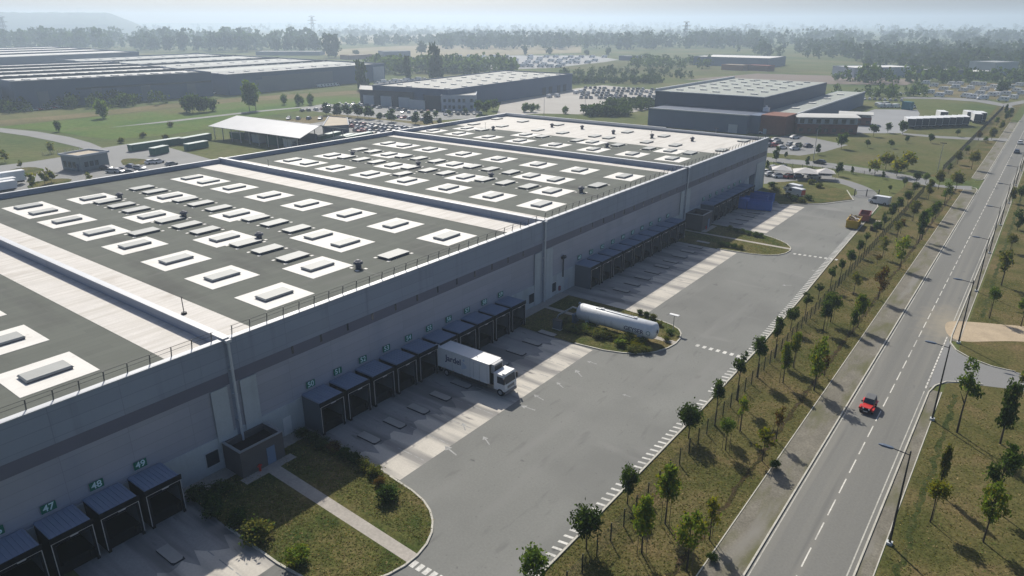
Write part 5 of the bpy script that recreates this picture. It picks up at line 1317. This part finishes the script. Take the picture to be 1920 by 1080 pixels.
# pylons
def pylon(p, H, label):
    t = thing("electricity_pylon", label, "pylon", (p[0],p[1],0), YAW); w_ = H*.09; r = .0075*H
    b = MB(); lv = [0,.25,.45,.6,.72,.82,.92]
    def wd(f): return w_*(1-f*.82)+.3
    for f0, f1 in zip(lv, lv[1:]):
        a0, a1 = wd(f0), wd(f1)
        for sx, sy in ((1,1),(1,-1),(-1,1),(-1,-1)): b.tube((sx*a0,sy*a0,f0*H),(sx*a1,sy*a1,f1*H),r,n=4)
        for s in (-1,1): b.tube((-a0,s*a0,f0*H),(a1,s*a1,f1*H),r*.7,n=4); b.tube((a0,s*a0,f0*H),(-a1,s*a1,f1*H),r*.7,n=4)
    b.build("lattice_tower", mat("pylon_steel", (.10,.105,.11), .6, .1, 1), t)
    for f, l in ((.62,.16),(.76,.2),(.92,.14)):
        b = MB(); 
        for s in (-1,1): b.tube((0,0,f*H),(s*l*H,0,f*H+.01*H),r,n=4); b.tube((0,0,f*H+.05*H),(s*l*H,0,f*H+.01*H),r*.8,n=4)
        b.build("cross_arm", MATS["pylon_steel"], t)
for bx,by,ty,lab in ((588,72,28,"tall hazy electricity pylon left of centre above the far trees"),(1284,84,38,"dark lattice pylon right of centre above the woodland"),(14,84,28,"faint pylon at the left edge before the hill"),(1075,84,58,"short faint pylon in the distance right of the centre")):
    p0 = at(bx,by); pylon(p0, tall(p0,ty), lab)
d = ray(150,YH); n_ = math.hypot(d[0],d[1]); t = thing("hilltop_mast","tiny mast standing on the hazy hilltop at upper left","mast",(d[0]/n_*3750,d[1]/n_*3750,80)); MB().tube((0,0,0),(0,0,26),.9,.5,n=5).build("pole",M_STEEL,t); MB().box(-6,6,-.5,.5,18,19).build("antenna",M_STEEL,t)

# ================================================================== VEHICLES BEHIND
def car_row(p, q_, n, group, lab, cols, kind="car", rz=None, jit=.3, skip=0, s=1.0):
    a, c_ = Vector(at(*p)), Vector(at(*q_)); d = c_-a; ang = math.atan2(d.y,d.x)+math.pi/2 if rz is None else rz
    for i in range(n):
        if random.random() < skip: continue
        c = a+d*(i/max(1,n-1)); col = random.choice(cols)
        veh(kind, col, (c.x+random.uniform(-jit,jit), c.y+random.uniform(-jit,jit), .07), ang+random.uniform(-.06,.06)+(math.pi if random.random() < .3 else 0), lab.format(col), group, s=s)
mixed = ["white","silver","silver","grey","grey","black","blue","dark blue","white","red","beige"]
for j_, (p_, q_, n) in enumerate([((652,232),(770,244),15),((655,238),(770,249),14),((668,246),(745,254),9),((540,224),(600,224),4)]):
    car_row(p_, q_, n, "cars in the dense rows of the car park behind the warehouse", "{} car in the dense car park rows behind the warehouse", mixed, skip=.06)
for p_, q_, n in (((612,197),(700,196),8),((700,202),(760,209),6),((755,212),(850,211),9),((640,206),(690,208),4),((722,219),(805,227),8),((835,216),(900,214),7),((566,209),(640,204),7),((616,200),(690,199),7)):
    car_row(p_, q_, n, "cars in front of the black showroom", "{} car parked in front of the black showroom and office", mixed, skip=.12)
gh = [(212,324,"silver",0),(222,324,"white",0),(233,322,"dark blue",0),(248,316,"blue",0),(247,326,"grey",0),(262,318,"silver",0),(272,324,"white",0),(284,307,"white",1.2),(297,306,"white",1.2),(322,311,"grey",1.2),(200,318,"black",0)]
for i, (a, c, col, r) in enumerate(gh):
    veh("car", col, (*at(a,c),.05), R(25)+r+random.uniform(-.1,.1), f"{col} car parked beside the small guard house, {nth(sorted(range(len(gh)),key=lambda k_: gh[k_][0]).index(i))} from the left", "cars by the guard house")
lotA = [(1443,268,"dark blue"),(1443,275,"grey"),(1455,265,"white"),(1452,275,"red"),(1466,279,"white"),(1490,260,"white"),(1482,273,"silver"),(1495,274,"beige"),(1490,281,"white"),(1515,276,"dark blue"),(1437,263,"black"),(1459,270,"grey")]
for i, (a, c, col) in enumerate(lotA):
    veh("car", col, (*at(a,c),.05), R(60)+random.uniform(-.2,.2), f"{col} car in the small car park below the factory, {nth(sorted(range(len(lotA)),key=lambda k_: lotA[k_][0]).index(i))} from the left", "cars in the small car park below the factory")
lotB = [(1445,330,"silver"),(1452,318,"silver"),(1470,318,"grey"),(1481,334,"red"),(1495,333,"blue"),(1515,325,"white"),(1531,327,"grey"),(1548,327,"dark blue"),(1437,326,"white"),(1460,333,"white"),(1526,335,"beige")]
for i, (a, c, col) in enumerate(lotB):
    veh("car", col, (*at(a,c),.05), R(55)+random.uniform(-.15,.15), f"{col} car under the shade sails at the warehouse corner, {nth(sorted(range(len(lotB)),key=lambda k_: lotB[k_][0]).index(i))} from the left", "cars by the warehouse corner")
for i, (a, c, s, w_) in enumerate([(1464,330,1,1),(1508,335,1,1.2),(1546,336,1,.9)]):
    p0 = at(a,c); t = thing("shade_sail", f"pale tent-like shade sail over the parked cars, {nth(i)} from the left", "shade sail", (p0[0],p0[1],.05), R(20), "shade sails over the cars")
    b = MB(); r = 2.9*w_; b.add([(-r,-r,2.2),(r,-r,2.2),(r,r,2.2),(-r,r,2.2),(0,0,3.4),(-r,-r,2.14),(r,-r,2.14),(r,r,2.14),(-r,r,2.14),(0,0,3.34)], [(0,1,4),(1,2,4),(2,3,4),(3,0,4),(6,5,9),(7,6,9),(8,7,9),(5,8,9),(0,5,6,1),(1,6,7,2),(2,7,8,3),(3,8,5,0)]); b.build("canopy", mat("sail_cloth", (.52,.50,.48), .9, .05, 1), t)
    for sx in (-1,1):
        for sy in (-1,1): MB().tube((sx*r,sy*r,0),(sx*r,sy*r,2.2),.05,n=6).build("pole", M_STEEL, t)
for a, c in ((1337,241),(1355,240),(1361,240),(1398,248),(1420,250),(1312,240)):
    veh("car", "white" if a != 1312 else "silver", (*at(a,c),.05), R(10), "white or pale car parked in front of the slate blue factory wall", "cars along the factory wall")
# trailers
def trailer_mesh(L_, side):
    b = MB(); b.box(-L_/2,L_/2,-1.25,1.25,1.1,3.95); b.cur = 1; b.box(-L_/2-.02,L_/2+.02,-1.27,1.27,3.95,4.0); b.cur = 2; b.box(-L_/2+.5,L_/2-.5,-1,1,.6,1.1)
    for x in (-L_/2+1.2,-L_/2+2.4,-L_/2+3.6):
        for y in (-1.1,1.1): b.tube((x,y-.15,.5),(x,y+.15,.5),.5,n=10)
    b.cur = 1
    for y in (-1.2,1.1): b.box(L_/2,L_/2+.05,y,y+.1,1.15,3.95)
    b.box(L_/2,L_/2+.05,-1.2,1.2,3.8,3.95)
    return b.data("semi_trailer", [side, M_WPAINT, M_BLACK])
TRD = trailer_mesh(11, M_BLUEW2); TRW = trailer_mesh(13, mat("trailer_white", (.62,.66,.70), .5, .04, .5)); TRG = trailer_mesh(9, mat("trailer_green_grey", (.10,.12,.11), .6, .1, .5))
tl = [(1708,241,TRG),(1722,241,TRD),(1736,240,TRD),(1750,239,TRD),(1763,239,TRD),(1775,238,TRD),(1788,237,TRD),(1800,236,TRW),(1812,235,TRD),(1826,234,TRD),(1766,226,TRD),(1820,226,TRD)]
def park_trailer():
    b = MB(); b.box(0,8.5,-1.7,1.7,1.0,4.3); b.cur = 1; b.box(-.04,0,-1.62,1.62,1.1,4.2); b.cur = 2; b.box(.5,8,-1.3,1.3,.5,1.0)
    for x in (1.2,2.6,7.2):
        for y in (-1.4,1.4): b.tube((x,y-.18,.5),(x,y+.18,.5),.5,n=10)
    return b.data("semi_trailer", [M_WPAINT, mat("trailer_rear_dark", (.05,.055,.075), .6, .15, .4), M_BLACK])
PT = park_trailer()
for i, (a, c) in enumerate([(1707+12.6*i,241.2-.5*i) for i in range(9)] + [(1832,231.5),(1826,228),(1768,227),(1818,227),(1840,229)]):
    p0 = at(a,c); d = ray(a,c); o = link("semi_trailer", PT); o.location = (*p0,.05); o.rotation_euler = (0,0,math.atan2(d[1],d[0])+R(13+random.uniform(-2,2)))
    tag(o, f"white trailer with dark rear in the trailer park by the works yard, {nth(i)} in line", "trailer", "trailers parked in a row by the works yard")
for i, (x, y, z) in enumerate([(-241,66,0),(-236.5,62,0),(-232.5,60.5,0)]):
    o = link("semi_trailer", TRW); o.location = (x,y+6,.04); o.rotation_euler = (0,0,R(90)); tag(o, ["tall white trailer at the left edge behind the warehouse roof","white trailer roof at the left edge, middle of three","white trailer roof nearest the warehouse parapet at the left edge"][i], "trailer", "white trailers at the left edge")
    o.scale = (1,1,1.0 if i == 0 else .75)
for i, (a, c, col) in enumerate([(1653,202,"white"),(1666,202,"white"),(1680,202,"white"),(1709,203,"white"),(1648,199,"white"),(1662,198,"silver")]):
    veh("van", col, (*at(a,c),.07), R(60), f"{col} van in the row behind the works yard, {nth(i)}", "vans behind the works yard")
container((*at(1689,205),.06), R(-20), 5, 3, 4.2, mat("teal_paint",(.03,.16,.20),.6,.1,.5), "tall teal container between the vans behind the works yard", False)
mh = [(1750,163),(1760,182),(1783,160),(1798,160),(1826,160),(1840,161),(1874,170),(1893,166),(1910,162),(1810,183),(1822,185),(1880,190),(1898,186),(1742,176),(1768,170),(1776,178),(1790,166),(1805,172),(1818,168),(1836,178),(1845,170),(1862,166),(1868,180),(1884,179),(1905,173),(1916,178),(1735,158),(1842,187),(1858,181)]
for i, (a, c) in enumerate(mh):
    veh("camper", "white", (*at(a,c),.1), random.uniform(2.4,3.4), f"white motorhome parked on the camping ground at right, {nth(sorted(range(len(mh)),key=lambda k_: mh[k_][0]).index(i))} from the left", "motorhomes on the camping ground")
car_row((1600,186),(1690,190), 10, "cars along the lane behind the factory", "{} car parked along the lane behind the factory", ["white","silver","grey","white"], skip=.1)
car_row((1610,178),(1720,177), 11, "cars along the far lane", "{} vehicle on the far lane beyond the factory's right end", ["white","silver","grey"], skip=.15)
for r_ in range(6):                        # white vans in the far compound
    for i in range(13):
        t_ = (i+random.uniform(-.2,.2))/12; a = 856 + 20*r_*.2 + (1150-60*r_*.25-870)*t_; c = 107.5 + 3.6*r_ + 1.2*t_ + random.uniform(-.5,.5)
        if a > 1060 and r_ > 3: continue
        if random.random() < .18: continue
        veh("van", "white", (*at(a,c),.1), R(200)+random.uniform(-.3,.3), "white van standing in the big vehicle compound far behind", "white vans in the far vehicle compound", s=1.6)
for i in range(9):
    veh("van" if i % 2 else "car", "white", (*at(706+11*i,157-.9*i),.1), R(200), "white vehicle parked beside the pale end of the far left warehouse", "vehicles beside the far left warehouse", s=1.2)
for i in range(7): veh("car", ["white","silver","red"][i%3], (*at(55+9*i,209-1.1*i),.1), R(80), "small car parked along the front of the left blue-grey warehouse", "cars before the left warehouse")
for i in range(5): veh("car", "white", (*at(400+14*i,176-1.5*i),.1), R(80), "white car on the lane before the wide pale-roofed warehouse", "cars on the lane of the far warehouse")
for i in range(6): veh("van", "white", (*at(600+6*i,164-.6*i),.1), R(80), "white van along the wide far warehouse facade", "vans along the wide far warehouse")
# dark rows of stored machines in the works yard
for r_ in range(6):
    for i in range(16):
        t_ = i/15; a = 1098 + (1232-1098)*t_ - 2*r_; c = 166 + 4.6*r_ + 3.5*t_ + random.uniform(-.4,.4)
        if r_ == 5 and i < 9: continue
        if random.random() < .1: continue
        veh("car", random.choice(["black","grey","dark blue","grey","silver","black"]), (*at(a,c),.08), R(110)+random.uniform(-.3,.3), "dark vehicle stored in tight rows on the works yard", "vehicles stored on the works yard", s=1.15)
for i, (a, c) in enumerate([(975,181),(985,181),(1002,178),(1016,177),(1030,183),(1045,182),(1090,174),(1080,176)]): veh("van", "white", (*at(a,c),.08), R(95), f"pale van beside the mid warehouse on the works yard, {nth(i)}", "vans on the works yard")

# ================================================================== WOODS AND FAR TREES
def wood(name, label, items, seed, leaf, nq=46):
    rng = np.random.default_rng(seed); Vs = []
    for (x, y, H, W) in items:
        k_ = 7; cl = rng.normal(0,1,(k_,3))*np.array([W*.22,W*.22,H*.2])+np.array([0,0,H*.56])
        P_ = cl[rng.integers(0,k_,nq)]+rng.normal(0,1,(nq,3))*np.array([W*.14,W*.14,H*.13]); P_[:,2] = np.clip(P_[:,2],.3,H)
        P_ += np.array([x,y,0])
        A = rng.normal(0,1,(nq,3)); A /= np.linalg.norm(A,axis=1)[:,None]; B = rng.normal(0,1,(nq,3)); B -= A*np.sum(A*B,axis=1)[:,None]; B /= np.linalg.norm(B,axis=1)[:,None]
        s = W*.17*rng.uniform(.6,1.3,(nq,1)); V = np.empty((nq,4,3)); V[:,0] = P_-A*s; V[:,1] = P_-B*s*.8; V[:,2] = P_+A*s; V[:,3] = P_+B*s*.8; Vs.append(V)
    V = np.concatenate(Vs); n = len(V)
    me = bpy.data.meshes.new(name); me.vertices.add(4*n); me.vertices.foreach_set("co", V.reshape(-1)); me.loops.add(4*n); me.loops.foreach_set("vertex_index", np.arange(4*n,dtype=np.int32))
    me.polygons.add(n); me.polygons.foreach_set("loop_start", np.arange(0,4*n,4,dtype=np.int32)); me.polygons.foreach_set("loop_total", np.full(n,4,dtype=np.int32))
    for m in leaf: me.materials.append(m)
    me.polygons.foreach_set("material_index", (rng.uniform(0,1,n) < .3).astype(np.int32)); me.update()
    return tag(stuff(link(name, me)), label, "woodland")
def band(xr, rows, n, hr, seed, keep=None, wr=(.6,.95)):
    rng = random.Random(seed); out = []
    for i in range(n):
        a = rng.uniform(*xr); c = rng.uniform(*rows)
        if keep and not keep(a, c): continue
        x, y = at(a, c); H = rng.uniform(*hr); out.append((x,y,H,H*rng.uniform(*wr)))
    return out
LF = [L_FAR, L_DARK]
wood("woodland", "hazy wood along the foot of the hill at upper left", band((-60,600),(88,97),120,(20,36),1)+band((-60,480),(76,86),110,(18,34),2), 21, LF)
wood("woodland", "dense hazy wood covering the right background", band((1380,2050),(84,132),430,(8,21),3, lambda a,c: c < 98+ (a-1380)*.055 + 6)+band((1300,2050),(64,84),330,(12,28),4)+band((1620,2050),(98,136),280,(9,15),5), 22, LF)
wood("woodland", "hazy tree belt across the middle background", band((830,1420),(80,93),330,(15,28),6)+band((600,1400),(64,72),260,(14,24),7)+band((640,840),(80,86),70,(12,22),8), 23, LF)
wood("woodland", "faint distant woods near the horizon", band((-100,2050),(52,60),380,(16,34),9)+band((500,2050),(47.5,51),420,(20,50),10), 24, LF)
wood("tree_belt", "green hedgerow belt before the van compound", band((690,960),(128,140),170,(8,15),11), 25, [L_MID,L_DARK])
wood("tree_belt", "hedgerow belt behind the works yard", band((1050,1300),(136,150),70,(4,8),12)+band((1060,1240),(152,158),70,(3,6),13,wr=(.9,1.4)), 26, LF)
wood("tree_belt", "low scrub belt before the far low halls", band((1180,1330),(116,132),60,(6,11),14)+band((1560,2000),(150,158),90,(6,12),15)+band((1640,1740),(176,188),16,(4,7),16)+band((1560,1740),(170,182),18,(4,7),17), 27, [L_DARK,L_MID])
wood("hedge", "dark clipped hedge at the near edge of the works yard", band((1095,1180),(212,219),60,(3,5),18,wr=(.9,1.3))+band((1140,1235),(196,206),60,(3,5),19,wr=(.9,1.3)), 28, [L_DARK,L_FAR])
wood("hedge", "bushes planted along the left blue-grey warehouse", band((60,330),(192,206),70,(4,8),20, lambda a,c: abs(c-(210-a*.065)) < 6)+band((0,60),(196,212),24,(4,7),21), 29, [L_DARK,L_MID])
TALLF = [(617,108,64,.55,"far"),(628,108,66,.5,"far"),(590,100,66,.8,"far"),(565,101,66,.7,"far"),(540,100,70,.6,"far"),(520,100,70,.6,"far"),(455,98,62,.8,"far"),(430,97,60,.9,"far"),(405,97,60,.9,"far"),(372,98,66,.6,"far"),(345,97,59,.6,"far"),(318,97,64,.8,"far"),(290,97,68,.7,"far"),(258,95,65,.9,"far"),(205,93,70,.9,"far"),(180,92,66,.8,"far"),(155,91,66,.6,"far"),(125,90,64,.5,"far"),(104,89,55,.7,"far"),(75,88,52,.8,"far"),(668,104,93,1.2,"far"),(790,104,78,.8,"far"),(1612,154,120,.35,"mid"),(1622,154,118,.35,"mid"),(1634,155,120,.35,"mid"),(1642,153,122,.35,"mid"),(1100,104,93,1.0,"far"),(985,104,86,.6,"far"),(1030,104,88,.8,"far"),(1140,104,88,.7,"far"),(1575,88,62,1.4,"dark"),(1345,80,64,1.2,"far"),(1300,84,66,1.0,"far"),(1885,212,196,.4,"dark"),(1880,176,150,.9,"dark")]
for i, (bx,by,ty,asp,lf) in enumerate(TALLF):
    g0 = at(bx,by); H = tall(g0,ty); k_ = sorted(range(len(TALLF)),key=lambda z_: TALLF[z_][0]).index(i)
    tree(g0, H, H*.1, H*asp, "bush" if asp > .55 else "column", lf, f"tall hazy background tree standing out above the far fields, {nth(k_)} from the left", "tall background trees", far=True, name="tall_tree", z=0)

# ================================================================== HAZE
hz = MB(); hz.box(-5200,1700,-300,9000,-1,104)
M_HAZE = bpy.data.materials.new("haze_air"); M_HAZE.use_nodes = True
N = M_HAZE.node_tree.nodes; N.remove(N["Principled BSDF"])
pv = N.new("ShaderNodeVolumePrincipled"); pv.inputs["Color"].default_value = (.67,.805,.965,1); pv.inputs["Density"].default_value = .00033; pv.inputs["Anisotropy"].default_value = .4
M_HAZE.node_tree.links.new(pv.outputs[0], N["Material Output"].inputs["Volume"])
stuff(hz.build("haze", M_HAZE));
